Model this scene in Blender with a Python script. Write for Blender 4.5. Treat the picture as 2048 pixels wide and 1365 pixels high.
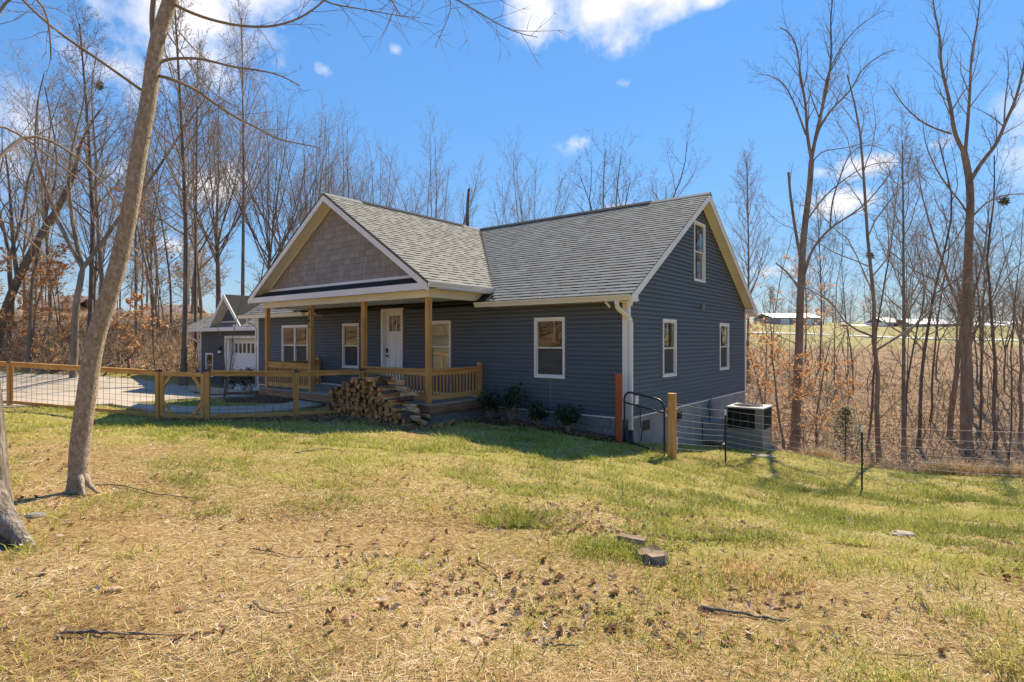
import bpy, math, random
import numpy as np
from mathutils import Vector, Matrix

# ------------------------------------------------------------------ frame
# world X runs along the front wall (to the right), Y into the depth, z up.
EYE = 1.6
TH = math.radians(38.18)
CR, SR = math.cos(TH), math.sin(TH)
CAM = (5.50, -10.94)
FPX = 1133.0
def W(xc, zc):                      # camera-frame ground coords -> world xy
    return (CAM[0] + CR*xc - SR*zc, CAM[1] + SR*xc + CR*zc)
def Cf(x, y):                       # world xy -> camera frame
    dx, dy = x-CAM[0], y-CAM[1]
    return (CR*dx + SR*dy, -SR*dx + CR*dy)
def at(px, py, Z):
    x, y = W((px-1024)/FPX*Z, Z)
    return (x, y, EYE + (681-py)/FPX*Z)

S = bpy.context.scene
COL = S.collection
for o in list(bpy.data.objects): bpy.data.objects.remove(o)

# ------------------------------------------------------------------ camera
cd = bpy.data.cameras.new("camera"); cam = bpy.data.objects.new("camera", cd); COL.objects.link(cam)
cd.sensor_width = 36; cd.lens = FPX/2048*36; cd.clip_start = 0.05; cd.clip_end = 3000
cd.shift_y = -0.0007
cam.location = (CAM[0], CAM[1], EYE)
cam.rotation_euler = (math.radians(90), 0, TH)
S.camera = cam

# ------------------------------------------------------------------ light
SUN_EL = math.radians(44.5)
az = math.radians(5.0)              # sun a little to the -X side of +Y
sd = Vector((-math.sin(az)*math.cos(SUN_EL), math.cos(az)*math.cos(SUN_EL), math.sin(SUN_EL)))
sl = bpy.data.lights.new("sun", 'SUN'); so = bpy.data.objects.new("sun", sl); COL.objects.link(so)
sl.energy = 5.0; sl.angle = math.radians(0.53); sl.color = (1.0, 0.93, 0.82)
so.rotation_euler = sd.to_track_quat('Z', 'Y').to_euler()
world = bpy.data.worlds.new("World"); S.world = world; world.use_nodes = True
wt = world.node_tree; wn, wl = wt.nodes, wt.links; wn.clear()
out = wn.new('ShaderNodeOutputWorld'); bg = wn.new('ShaderNodeBackground'); bg.inputs[1].default_value = 0.13
sky = wn.new('ShaderNodeTexSky'); sky.sky_type = 'NISHITA'; sky.sun_disc = False
sky.sun_elevation = SUN_EL
sky.sun_rotation = math.atan2(sd.x, sd.y)
sky.altitude = 200; sky.air_density = 1.0; sky.dust_density = 0.0; sky.ozone_density = 2.2
hs = wn.new('ShaderNodeHueSaturation'); hs.inputs['Saturation'].default_value = 1.3; hs.inputs['Value'].default_value = 1.0
hs.inputs['Hue'].default_value = 0.5
wl.new(sky.outputs[0], hs.inputs['Color'])
# roll the very bright horizon off, as a camera does
lum = wn.new('ShaderNodeRGBToBW'); wl.new(hs.outputs[0], lum.inputs[0])
tc = wn.new('ShaderNodeTexCoord')
def wmath(op, a, b=None, c=None, clamp=False):
    n = wn.new('ShaderNodeMath'); n.operation = op; n.use_clamp = clamp
    for i, v in enumerate((a, b, c)):
        if v is None: continue
        if isinstance(v, (int, float)): n.inputs[i].default_value = v
        else: wl.new(v, n.inputs[i])
    return n.outputs[0]
nz = wn.new('ShaderNodeTexNoise'); nz.inputs['Scale'].default_value = 9; nz.inputs['Detail'].default_value = 8
nz.inputs['Roughness'].default_value = 0.62
wl.new(tc.outputs['Generated'], nz.inputs['Vector'])
nz2 = wn.new('ShaderNodeTexNoise'); nz2.inputs['Scale'].default_value = 3.2; nz2.inputs['Detail'].default_value = 6
wl.new(tc.outputs['Generated'], nz2.inputs['Vector'])
clouds = [(1080,10,.06,.055,1.1),(1190,15,.11,.06,1.25),(1300,-5,.075,.045,1.1),(350,-20,.14,.11,1.2),(480,-15,.10,.06,1.05),
          (400,110,.12,.05,.85),(250,150,.08,.05,.7),(400,365,.06,.035,1.15),(460,350,.035,.03,1.0),(650,140,.022,.014,.72),
          (1165,290,.055,.02,.72),(1735,328,.065,.022,1.25),(1670,405,.06,.022,1.2),(1640,345,.03,.016,1.0),(350,490,.04,.02,1.0),
          (1440,-8,.06,.015,1.1),(110,260,.10,.05,.7),(240,335,.05,.03,.8),(1240,420,.03,.012,.6),(1870,290,.04,.015,.6),
          (1520,545,.12,.012,.6),(790,100,.012,.010,.5),(1245,168,.02,.008,.4),(-300,250,.2,.08,1),(2400,200,.2,.07,1)]
prev = None
for (px, py, a, b, amp) in clouds:
    x = (px-1024)/FPX; zz = (681-py)/FPX
    v = Vector((CR*x - SR, SR*x + CR, zz)).normalized()
    sb = wn.new('ShaderNodeVectorMath'); sb.operation = 'SUBTRACT'; wl.new(tc.outputs['Generated'], sb.inputs[0]); sb.inputs[1].default_value = v
    ml = wn.new('ShaderNodeVectorMath'); ml.operation = 'MULTIPLY'; wl.new(sb.outputs[0], ml.inputs[0]); ml.inputs[1].default_value = (1/a, 1/a, 1/b)
    ln = wn.new('ShaderNodeVectorMath'); ln.operation = 'LENGTH'; wl.new(ml.outputs[0], ln.inputs[0])
    m = wmath('MULTIPLY_ADD', ln.outputs['Value'], -0.85*amp, amp)
    prev = m if prev is None else wmath('MAXIMUM', prev, m)
f = wmath('ADD', prev, wmath('MULTIPLY', wmath('SUBTRACT', nz.outputs['Fac'], 0.5), 3.2))
f = wmath('ADD', f, wmath('MULTIPLY', wmath('SUBTRACT', nz2.outputs['Fac'], 0.5), 1.2))
f = wmath('MULTIPLY', wmath('ADD', f, -0.2), 1.15, clamp=True)
gate = wmath('MULTIPLY', wmath('ADD', prev, 0.12), 2.5, clamp=True)
f = wmath('MULTIPLY', f, gate, clamp=True)
f = wmath('MULTIPLY', f, 0.93)
div = wmath('DIVIDE', 1.45, wmath('MULTIPLY_ADD', lum.outputs[0], 0.22, 1.0))
skc = wn.new('ShaderNodeVectorMath'); skc.operation = 'SCALE'; wl.new(hs.outputs[0], skc.inputs[0]); wl.new(div, skc.inputs['Scale'])
skm = wn.new('ShaderNodeMixRGB'); skm.inputs[0].default_value = .42; wl.new(skc.outputs[0], skm.inputs[1]); skm.inputs[2].default_value = (.56, 1.48, 4.1, 1)
cm = wn.new('ShaderNodeMixRGB'); wl.new(f, cm.inputs[0]); wl.new(skm.outputs[0], cm.inputs[1]); cc = wn.new('ShaderNodeMixRGB'); wl.new(wmath('MULTIPLY', nz2.outputs['Fac'], 1.0, clamp=True), cc.inputs[0]); cc.inputs[1].default_value = (3.6, 4.0, 5.0, 1); cc.inputs[2].default_value = (6.0, 6.1, 6.8, 1); wl.new(cc.outputs[0], cm.inputs[2])
wl.new(cm.outputs[0], bg.inputs[0]); wl.new(bg.outputs[0], out.inputs[0])
S.view_settings.view_transform = 'Standard'; S.view_settings.look = 'None'
S.view_settings.exposure = 0.76; S.view_settings.gamma = 1
S.view_settings.use_curve_mapping = False
S.view_settings.use_white_balance = True; S.view_settings.white_balance_temperature = 7500; S.view_settings.white_balance_tint = 9
S.render.engine = 'CYCLES'
S.cycles.max_bounces = 8; S.cycles.transparent_max_bounces = 12

# ------------------------------------------------------------------ helpers
def mesh(name, verts, faces, mats=None, smooth=False, midx=None):
    me = bpy.data.meshes.new(name)
    me.from_pydata([tuple(v) for v in verts], [], [tuple(f) for f in faces])
    if mats is not None:
        for m in (mats if isinstance(mats, (list, tuple)) else [mats]): me.materials.append(m)
    if midx is not None: me.polygons.foreach_set('material_index', midx)
    if smooth: me.polygons.foreach_set('use_smooth', [True]*len(me.polygons))
    me.update(); return me
def npmesh(name, V, F, mat, smooth=False, tint=None, attrs=None):
    """V (n,3) float, F (m,k) int with constant k"""
    V = np.asarray(V, dtype=np.float32); F = np.asarray(F, dtype=np.int32)
    me = bpy.data.meshes.new(name); k = F.shape[1]
    me.vertices.add(len(V)); me.vertices.foreach_set('co', V.ravel())
    me.loops.add(F.size); me.loops.foreach_set('vertex_index', F.ravel())
    me.polygons.add(len(F)); me.polygons.foreach_set('loop_start', np.arange(0, F.size, k, dtype=np.int32))
    me.polygons.foreach_set('loop_total', np.full(len(F), k, dtype=np.int32))
    me.polygons.foreach_set('use_smooth', np.full(len(F), bool(smooth)))
    if mat is not None: me.materials.append(mat)
    if tint is not None:
        a = me.attributes.new('tint', 'FLOAT', 'POINT'); a.data.foreach_set('value', np.asarray(tint, dtype=np.float32))
    for kx, vx in (attrs or {}).items():
        a = me.attributes.new(kx, 'FLOAT', 'POINT'); a.data.foreach_set('value', np.asarray(vx, dtype=np.float32))
    me.update(calc_edges=True); return me
def obj(name, me, parent=None, loc=None, rot=None, label=None, cat=None, group=None, kind=None, scale=None):
    o = bpy.data.objects.new(name, me); COL.objects.link(o)
    if parent is not None:
        o.parent = parent
        if 'ploc' in ROOTS.get(parent.name, {}): o.matrix_parent_inverse = Matrix.Translation(-Vector(ROOTS[parent.name]['ploc']))
    if loc is not None: o.location = loc
    if rot is not None: o.rotation_euler = rot
    if scale is not None: o.scale = scale if hasattr(scale, '__len__') else (scale,)*3
    tag(o, label, cat, group, kind)
    return o
def tag(o, label=None, cat=None, group=None, kind=None):
    if label: o['label'] = label
    if cat: o['category'] = cat
    if group: o['group'] = group
    if kind: o['kind'] = kind
    return o
ROOTS = {}
def thing(name, loc, label, cat, group=None, world_parts=True):
    """Empty at the base; world_parts: children are modelled in world coordinates"""
    o = bpy.data.objects.new(name, None); COL.objects.link(o); o.empty_display_size = 0.1
    o.location = loc
    if world_parts: ROOTS[o.name] = {'ploc': tuple(loc)}
    return tag(o, label, cat, group)
def dup(root, loc, rz=0, scale=1, label=None, group=None):
    r = root.copy(); COL.objects.link(r); r.location = loc; r.rotation_euler = (0, 0, rz)
    r.scale = scale if hasattr(scale, '__len__') else (scale,)*3
    if label: r['label'] = label
    if group: r['group'] = group
    for ch in KIDS.get(root.name, []):
        c = ch.copy(); COL.objects.link(c); c.parent = r
        for g in KIDS.get(ch.name, []):
            d = g.copy(); COL.objects.link(d); d.parent = c
    return r
KIDS = {}
def kid(parent, o): KIDS.setdefault(parent.name, []).append(o); return o

class MB:
    def __init__(s): s.v = []; s.f = []; s.m = []
    def add(s, vs, fs, mi=0):
        n = len(s.v); s.v += [tuple(v) for v in vs]; s.f += [tuple(i+n for i in f) for f in fs]; s.m += [mi]*len(fs); return s
    def box(s, x0, x1, y0, y1, z0, z1, mi=0):
        vs = [(x0,y0,z0),(x1,y0,z0),(x1,y1,z0),(x0,y1,z0),(x0,y0,z1),(x1,y0,z1),(x1,y1,z1),(x0,y1,z1)]
        return s.add(vs, [(0,3,2,1),(4,5,6,7),(0,1,5,4),(1,2,6,5),(2,3,7,6),(3,0,4,7)], mi)
    def hexa(s, vs, mi=0):      # 8 verts, bottom ring then top ring (ccw from above)
        return s.add(vs, [(0,3,2,1),(4,5,6,7),(0,1,5,4),(1,2,6,5),(2,3,7,6),(3,0,4,7)], mi)
    def bar(s, a, b, w, h, up=(0,0,1), mi=0):
        a, b, up = Vector(a), Vector(b), Vector(up); d = (b-a).normalized()
        if abs(d.dot(up)) > .98: up = Vector((1,0,0))
        sd_ = d.cross(up).normalized(); u = sd_.cross(d).normalized()
        vs = []
        for p in (a, b):
            for (i, j) in ((-1,-1),(1,-1),(1,1),(-1,1)): vs.append(p + sd_*(i*w/2) + u*(j*h/2))
        return s.add(vs, [(0,1,2,3),(7,6,5,4),(0,4,5,1),(1,5,6,2),(2,6,7,3),(3,7,4,0)], mi)
    def tube(s, pts, r, n=8, mi=0, cap=True):
        pts = [Vector(p) for p in pts]; rr = r if hasattr(r, '__len__') else [r]*len(pts)
        base = len(s.v); pu = None
        for i, p in enumerate(pts):
            d = (pts[min(i+1, len(pts)-1)] - pts[max(i-1, 0)]).normalized()
            ref = pu if pu is not None else (Vector((0,0,1)) if abs(d.z) < .9 else Vector((1,0,0)))
            sd_ = d.cross(ref).normalized(); u = sd_.cross(d).normalized(); pu = u
            for k in range(n):
                a = 2*math.pi*k/n; s.v.append(tuple(p + (sd_*math.cos(a) + u*math.sin(a))*rr[i]))
        for i in range(len(pts)-1):
            for k in range(n):
                a = base+i*n+k; b = base+i*n+(k+1)%n
                s.f.append((a, b, b+n, a+n)); s.m.append(mi)
        if cap:
            s.f.append(tuple(base+k for k in range(n))[::-1]); s.m.append(mi)
            e = base+(len(pts)-1)*n; s.f.append(tuple(e+k for k in range(n))); s.m.append(mi)
        return s
    def prism(s, poly, axis, a, b, mi=0):  # poly in the two other axes (cyclic order)
        n = len(poly); vs = []
        for t in (a, b):
            for (u, v) in poly:
                vs.append({'x': (t,u,v), 'y': (u,t,v), 'z': (u,v,t)}[axis])
        fs = [tuple(range(n)), tuple(range(2*n-1, n-1, -1))]
        for i in range(n): j = (i+1) % n; fs.append((i, i+n, j+n, j))
        return s.add(vs, fs, mi)
    def me(s, name, mats, smooth=False): return mesh(name, s.v, s.f, mats, smooth, s.m)
    def build(s, name, mats, parent=None, smooth=False, **k): return obj(name, s.me(name, mats, smooth), parent, **k)

def fixnormals(o):
    import bmesh
    bm = bmesh.new(); bm.from_mesh(o.data); bmesh.ops.recalc_face_normals(bm, faces=bm.faces); bm.to_mesh(o.data); bm.free(); return o
def bevel(o, w=.004, seg=2):
    m = o.modifiers.new('bevel', 'BEVEL'); m.width = w; m.segments = seg; m.limit_method = 'ANGLE'; return o

# ------------------------------------------------------------------ materials
def newmat(name):
    m = bpy.data.materials.new(name); m.use_nodes = True; nt = m.node_tree
    return m, nt, nt.nodes, nt.links, nt.nodes['Principled BSDF']
def ramp(nodes, stops, interp='LINEAR'):
    r = nodes.new('ShaderNodeValToRGB'); r.color_ramp.interpolation = interp
    e = r.color_ramp.elements
    while len(e) < len(stops): e.new(0.5)
    for i, (p, c) in enumerate(stops): e[i].position = p; e[i].color = (*c, 1)
    return r
def surf(name, stops, scale=6, detail=6, rough=.7, bump=.0, stretch=(1,1,1), coord='Object', rnd=.0, spec=.35, metallic=0, bscale=None, dist=.01, rough_noise=0.5, gen=None):
    """noise-driven colour ramp, optional per-object value shift and bump"""
    m, nt, N, L, P = newmat(name)
    t = N.new('ShaderNodeTexCoord'); mp = N.new('ShaderNodeMapping'); mp.inputs['Scale'].default_value = stretch
    L.new(t.outputs[coord], mp.inputs[0])
    src = mp.outputs[0]
    if rnd:
        oi = N.new('ShaderNodeObjectInfo'); ad = N.new('ShaderNodeVectorMath'); ad.operation = 'MULTIPLY_ADD'
        cb = N.new('ShaderNodeCombineXYZ'); L.new(oi.outputs['Random'], cb.inputs[0]); L.new(oi.outputs['Random'], cb.inputs[1]); L.new(oi.outputs['Random'], cb.inputs[2])
        L.new(cb.outputs[0], ad.inputs[0]); ad.inputs[1].default_value = (37, 53, 71); L.new(src, ad.inputs[2]); src = ad.outputs[0]
    n = N.new('ShaderNodeTexNoise'); n.inputs['Scale'].default_value = scale; n.inputs['Detail'].default_value = detail
    n.inputs['Roughness'].default_value = rough_noise
    L.new(src, n.inputs['Vector'])
    r = ramp(N, stops); L.new(n.outputs['Fac'], r.inputs[0]); colr = r.outputs[0]
    if rnd:
        h = N.new('ShaderNodeHueSaturation'); mr = N.new('ShaderNodeMapRange'); mr.inputs[3].default_value = 1-rnd; mr.inputs[4].default_value = 1+rnd
        L.new(oi.outputs['Random'], mr.inputs[0]); L.new(mr.outputs[0], h.inputs['Value']); L.new(colr, h.inputs['Color']); colr = h.outputs[0]
    L.new(colr, P.inputs['Base Color']); P.inputs['Roughness'].default_value = rough
    P.inputs['Specular IOR Level'].default_value = spec; P.inputs['Metallic'].default_value = metallic
    if bump:
        n2 = N.new('ShaderNodeTexNoise'); n2.inputs['Scale'].default_value = bscale or scale*3; n2.inputs['Detail'].default_value = 6
        L.new(src, n2.inputs['Vector'])
        b = N.new('ShaderNodeBump'); b.inputs['Strength'].default_value = bump; b.inputs['Distance'].default_value = dist
        L.new(n2.outputs['Fac'], b.inputs['Height']); L.new(b.outputs[0], P.inputs['Normal'])
    return m
def sh(c, k): return tuple(min(1, x*k) for x in c)
def vary(c, lo=.82, hi=1.15): return [(.3, sh(c, lo)), (.7, sh(c, hi))]

M = {}
def siding_mat(name, c):
    m = surf(name, vary(c, .9, 1.1), scale=2.5, rough=.55, bump=.12, stretch=(1,1,18), spec=.3, rnd=.04, bscale=25, dist=.003)
    return m
M['siding'] = siding_mat('siding_slate', (.100, .117, .131))
M['white'] = surf('white_trim', [(.3, (.76,.71,.66)), (.7, (.84,.80,.75))], scale=1.2, rough=.45, spec=.4, bump=.02)
M['cream'] = surf('cream_soffit', [(.3, (.72,.66,.53)), (.7, (.80,.74,.62))], scale=1.0, rough=.5)
M['shake'] = surf('taupe_shake', [(.3, (.25,.215,.19)), (.7, (.33,.29,.26))], scale=3, rough=.8, bump=.5, stretch=(6,6,.7), rnd=.13, bscale=30, dist=.006)
M['shingle'] = surf('shingle_grey', [(.3, (.215,.208,.18)), (.7, (.31,.30,.262))], scale=60, rough=.92, bump=.2, rnd=.07, spec=.15, bscale=200, dist=.003)
def tint_mat(name, stops, rough=.8, spec=.2, coord_noise=None, trans=0, bump=0):
    m, nt, N, L, P = newmat(name)
    a = N.new('ShaderNodeAttribute'); a.attribute_name = 'tint'
    r = ramp(N, stops); L.new(a.outputs['Fac'], r.inputs[0]); c = r.outputs[0]
    if coord_noise:
        t = N.new('ShaderNodeTexCoord'); n = N.new('ShaderNodeTexNoise'); n.inputs['Scale'].default_value = coord_noise; n.inputs['Detail'].default_value = 5
        L.new(t.outputs['Object'], n.inputs[0]); mr = N.new('ShaderNodeMapRange'); mr.inputs[3].default_value = .75; mr.inputs[4].default_value = 1.25
        L.new(n.outputs['Fac'], mr.inputs[0]); h = N.new('ShaderNodeHueSaturation'); L.new(mr.outputs[0], h.inputs['Value']); L.new(c, h.inputs['Color']); c = h.outputs[0]
    L.new(c, P.inputs['Base Color']); P.inputs['Roughness'].default_value = rough; P.inputs['Specular IOR Level'].default_value = spec
    if bump:
        t2 = N.new('ShaderNodeTexCoord'); n2 = N.new('ShaderNodeTexNoise'); n2.inputs['Scale'].default_value = 200; n2.inputs['Detail'].default_value = 6; L.new(t2.outputs['Object'], n2.inputs[0])
        b = N.new('ShaderNodeBump'); b.inputs['Strength'].default_value = bump; b.inputs['Distance'].default_value = .003; L.new(n2.outputs['Fac'], b.inputs['Height']); L.new(b.outputs[0], P.inputs['Normal'])
    if trans:
        tr = N.new('ShaderNodeBsdfTranslucent'); L.new(c, tr.inputs[0]); mx = N.new('ShaderNodeMixShader'); mx.inputs[0].default_value = trans
        L.new(P.outputs[0], mx.inputs[1]); L.new(tr.outputs[0], mx.inputs[2]); L.new(mx.outputs[0], N['Material Output'].inputs[0])
    return m
M['shingle_t'] = tint_mat('shingle_tabs', [(0, (.22,.213,.185)), (.5, (.262,.254,.222)), (1, (.31,.30,.262))], rough=.92, spec=.15, coord_noise=60, bump=.2)
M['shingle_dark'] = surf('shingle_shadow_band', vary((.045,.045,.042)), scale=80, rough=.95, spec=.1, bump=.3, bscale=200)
M['wood'] = surf('treated_pine', [(.25, (.40,.18,.045)), (.5, (.58,.29,.085)), (.75, (.68,.38,.13))], scale=3, rough=.7, stretch=(5,5,.6), rnd=.1, bump=.2, bscale=14, detail=8)
M['wood_h'] = surf('treated_pine_rail', [(.25, (.42,.19,.05)), (.5, (.60,.31,.095)), (.75, (.70,.40,.14))], scale=3, rough=.7, stretch=(.7,.7,6), rnd=.08, bump=.2, bscale=14, detail=8)
M['wood_brown'] = surf('stained_brown_wood', [(.3, (.28,.13,.05)), (.7, (.42,.22,.09))], scale=3, rough=.65, stretch=(5,5,.6), rnd=.1, bump=.2)
M['deck'] = surf('grey_deck_board', [(.3, (.26,.22,.18)), (.7, (.42,.36,.30))], scale=4, rough=.85, stretch=(1,1,1), rnd=.12, bump=.2)
M['band'] = surf('reddish_rim_board', [(.3, (.24,.115,.06)), (.7, (.40,.23,.14))], scale=3, rough=.8, stretch=(1,1,6), rnd=.08)
M['block'] = surf('grey_block', [(.3, (.19,.185,.17)), (.7, (.30,.29,.27))], scale=14, rough=.9, bump=.5, rnd=.07, bscale=60, dist=.004)
M['parge'] = surf('parged_foundation', [(.3, (.20,.19,.18)), (.5, (.28,.265,.25)), (.7, (.33,.32,.305))], scale=2.2, rough=.9, bump=.4, bscale=30, detail=9, dist=.006)
M['mortar'] = surf('mortar', vary((.20,.20,.19)), scale=10, rough=.95, bump=.4)
M['redpost'] = surf('red_painted_wood', [(.3, (.30,.065,.02)), (.7, (.42,.10,.035))], scale=2, rough=.55, stretch=(5,5,.7), bump=.15)
M['blackmetal'] = surf('black_metal', vary((.016,.02,.024)), scale=10, rough=.4, spec=.5)
M['wire'] = surf('galvanised_wire', vary((.30,.29,.28)), scale=20, rough=.6, spec=.3, metallic=.2)
M['darkwire'] = surf('dull_wire', vary((.16,.15,.14)), scale=20, rough=.5, metallic=.3)
M['tpost'] = surf('green_black_steel', vary((.03,.045,.035)), scale=20, rough=.5)
M['concrete'] = surf('concrete', [(.25, (.34,.28,.21)), (.5, (.42,.35,.27)), (.75, (.49,.42,.33))], scale=1.1, rough=.9, bump=.15, detail=10, bscale=40)
M['curtain'] = surf('pale_curtain', [(.3, (.38,.42,.34)), (.7, (.52,.55,.46))], scale=1.5, stretch=(4,4,.5), rough=.9)
M['blinds'] = surf('grey_screen', vary((.10,.095,.08)), scale=4, rough=.9)
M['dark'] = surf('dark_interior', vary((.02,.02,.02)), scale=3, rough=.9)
M['doorwhite'] = surf('door_paint', vary((.84,.80,.77), .96, 1.03), scale=1, rough=.4)
M['hvac'] = surf('grey_enamel', vary((.24,.22,.20), .93, 1.05), scale=2, rough=.45, spec=.4, bump=.02)
M['hvactop'] = surf('pale_enamel', vary((.62,.60,.57), .93, 1.05), scale=2, rough=.35, spec=.5)
M['orange'] = surf('orange_strap', vary((.75,.27,.08)), scale=20, rough=.6)
M['duct'] = surf('duct_metal', vary((.33,.36,.38)), scale=3, rough=.4, metallic=.4)
M['brass'] = surf('dark_numerals', vary((.10,.05,.02)), scale=20, rough=.5)
M['mulch'] = surf('mulch', [(.3, (.045,.02,.014)), (.7, (.13,.06,.04))], scale=25, rough=.95, bump=.8, dist=.03)
M['redmetal'] = surf('rusty_red_pipe', vary((.22,.07,.045)), scale=20, rough=.7)

def glass_mat():
    m, nt, N, L, P = newmat('window_glass'); N.remove(P)
    tr = N.new('ShaderNodeBsdfTransparent'); gl = N.new('ShaderNodeBsdfGlossy'); gl.inputs['Roughness'].default_value = .015
    tr.inputs[0].default_value = (.82, .86, .82, 1)
    t = N.new('ShaderNodeTexCoord'); n = N.new('ShaderNodeTexNoise'); n.inputs['Scale'].default_value = 1.3; L.new(t.outputs['Object'], n.inputs[0])
    b = N.new('ShaderNodeBump'); b.inputs['Strength'].default_value = .06; b.inputs['Distance'].default_value = .02; L.new(n.outputs['Fac'], b.inputs['Height']); L.new(b.outputs[0], gl.inputs['Normal'])
    lw = N.new('ShaderNodeLayerWeight'); lw.inputs[0].default_value = .5
    pw = N.new('ShaderNodeMath'); pw.operation = 'POWER'; L.new(lw.outputs['Facing'], pw.inputs[0]); pw.inputs[1].default_value = 4.0
    mr = N.new('ShaderNodeMapRange'); mr.inputs[3].default_value = .10; mr.inputs[4].default_value = 1.0
    L.new(pw.outputs[0], mr.inputs[0])
    mx = N.new('ShaderNodeMixShader'); L.new(mr.outputs[0], mx.inputs[0]); L.new(tr.outputs[0], mx.inputs[1]); L.new(gl.outputs[0], mx.inputs[2])
    L.new(mx.outputs[0], N['Material Output'].inputs[0]); return m
M['glass'] = glass_mat()

def bark_mat(name, c0, c1, c2, scale=5, stretch=(1,1,.25), bump=.6, dist=.03):
    return surf(name, [(.25, c0), (.5, c1), (.75, c2)], scale=scale, stretch=stretch, rough=.9, bump=bump, dist=dist, spec=.15, detail=10, bscale=scale*2.5, rough_noise=.65)
M['bark'] = bark_mat('bark_grey_brown', (.10,.078,.058), (.21,.17,.13), (.36,.30,.24))
M['bark_dark'] = bark_mat('bark_dark', (.07,.055,.043), (.15,.12,.095), (.26,.21,.165))
M['bark_warm'] = bark_mat('bark_warm', (.14,.095,.06), (.26,.185,.13), (.40,.30,.22))
M['twig'] = surf('twig_grey', vary((.36,.275,.195)), scale=4, rough=.9, rnd=.2, spec=.1)
M['twig_dark'] = surf('twig_dark', vary((.27,.21,.15)), scale=4, rough=.9, rnd=.15, spec=.1)
M['bark_near'] = bark_mat('bark_pale_mottled', (.17,.115,.07), (.34,.265,.19), (.54,.46,.37), scale=30, stretch=(1,1,.6), bump=1.0, dist=.015)
M['bark_rough'] = bark_mat('bark_rough_grey', (.06,.045,.032), (.22,.185,.15), (.44,.39,.33), scale=16, stretch=(1,1,.22), bump=1, dist=.04)

# ------------------------------------------------------------------ terrain
CP = [ # camera frame (right, forward, z relative to eye)
 (0,-22,-1.0),(-20,-20,-.9),(20,-20,-1.4),(0,-45,4.5),(-40,-45,4.5),(40,-45,4),(0,-90,11),(-90,-70,9),(90,-70,9),(0,-6,-1.5),(0,0,-1.6),(0,2.6,-1.6),(-5,3,-1.56),(4.5,3,-1.72),(-12,-3,-1.45),(12,-3,-1.9),
 (-4.6,6,-1.6),(0,6,-1.70),(4,5.5,-1.95),(7.5,7,-2.3),(1.05,9.44,-1.97),(-2.6,10.3,-1.76),(-5.5,10.5,-1.62),(-9,9,-1.55),
 (-12.6,14.2,-1.66),(-7.7,12.4,-1.72),(-6.3,11.8,-1.70),(-5.0,13.1,-1.80),(-3.7,14,-1.86),(-1.9,13.0,-1.92),(-.7,14.4,-1.99),
 (2.2,12.0,-2.11),(3.0,10.9,-2.27),(3.2,13.0,-2.35),(4.75,12.6,-2.72),(6.6,10.7,-2.84),(9.2,9.6,-2.75),(11,8,-2.6),(6.5,14.7,-2.87),(4.9,15.2,-2.78),
 (7.4,15.6,-3.05),(11,12.3,-3.0),(16,12,-3.1),(8.5,17.5,-3.7),(14,16,-3.8),(22,15,-4.0),
 (9,20,-4.4),(16,20,-4.65),(28,22,-4.8),(13,24,-4.8),(20,24,-4.9),(18,30,-4.8),(30,32,-4.8),(10,28,-4.6),(14,35,-4.0),(26,40,-3.9),(18,47,-2.7),(32,50,-2.5),
 (25,62,-1.3),(45,66,-1.1),(32,85,.6),(60,90,.3),(52,120,2.5),(90,180,5.0),(150,180,5.2),(60,250,9),(160,260,8),(90,400,12),
 (-6,16.5,-1.75),(-9,16,-1.72),(-14,17,-1.75),(-9.5,21,-1.95),(-16,21,-1.95),(-22,24,-1.95),(-11.5,25,-2.18),(-14,24.5,-2.1),(-6,22,-2.1),
 (-14.5,29,-1.3),(-20,27.5,-1.2),(-26,28.5,-.8),(-18,33,-.1),(-24,36,.7),(-32,38,1.3),(-16,36,.1),(-20,45,1.45),(-34,50,2.2),(-26,60,2.4),(-50,60,3.0),(-40,100,3.4),(-90,100,4),
 (-8,38,-1.9),(-4,30,-2.3),(0,28,-2.8),(3,24,-3.0),(0,45,-2.2),(-4,60,-1.0),(6,60,-1.5),(0,120,.5),(-30,200,4),(0,260,5),(-100,260,6),(0,420,8),(-250,400,8),(300,400,12),
 (30,0,-2.5),(40,-20,-2.5),(-30,0,-1.2),(-30,14,-1.7),(-45,26,-1.2),(-24,-8,-1.3),(-45,-10,2.0),(-75,-20,7),(45,10,-3.9),(70,30,-3.5),(60,60,-2)]
P0 = np.array([[a, b] for a, b, c in CP], float); Zc = np.array([c for a, b, c in CP], float)
def warp(p):     # compress distance so near control points keep their detail
    r = np.hypot(p[..., 0], p[..., 1]) + 1e-6; s = np.log1p(r/6.0)*6.0/r
    return p*s[..., None]
def tps(r2): return np.where(r2 > 1e-12, .5*r2*np.log(np.maximum(r2, 1e-12)), 0)
Pw = warp(P0); n_ = len(Pw)
A = tps(((Pw[:, None]-Pw[None])**2).sum(-1)) + np.eye(n_)*0.02
B = np.hstack([np.ones((n_, 1)), Pw]); KK = np.block([[A, B], [B.T, np.zeros((3, 3))]])
SOL = np.linalg.solve(KK, np.concatenate([Zc, np.zeros(3)]))
def vnoise(x, y, seed, n=9, f0=1.0, spread=2.2):
    r = np.random.RandomState(seed); v = 0
    for i in range(n):
        a = r.rand()*6.283; f = f0*(1+spread*r.rand()); ph = r.rand()*6.283
        v = v + np.sin(x*math.cos(a)*f + y*math.sin(a)*f + ph + 1.3*np.sin(x*f*.37*math.sin(a)-y*f*.41+ph*2))
    return v/math.sqrt(n)
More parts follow.
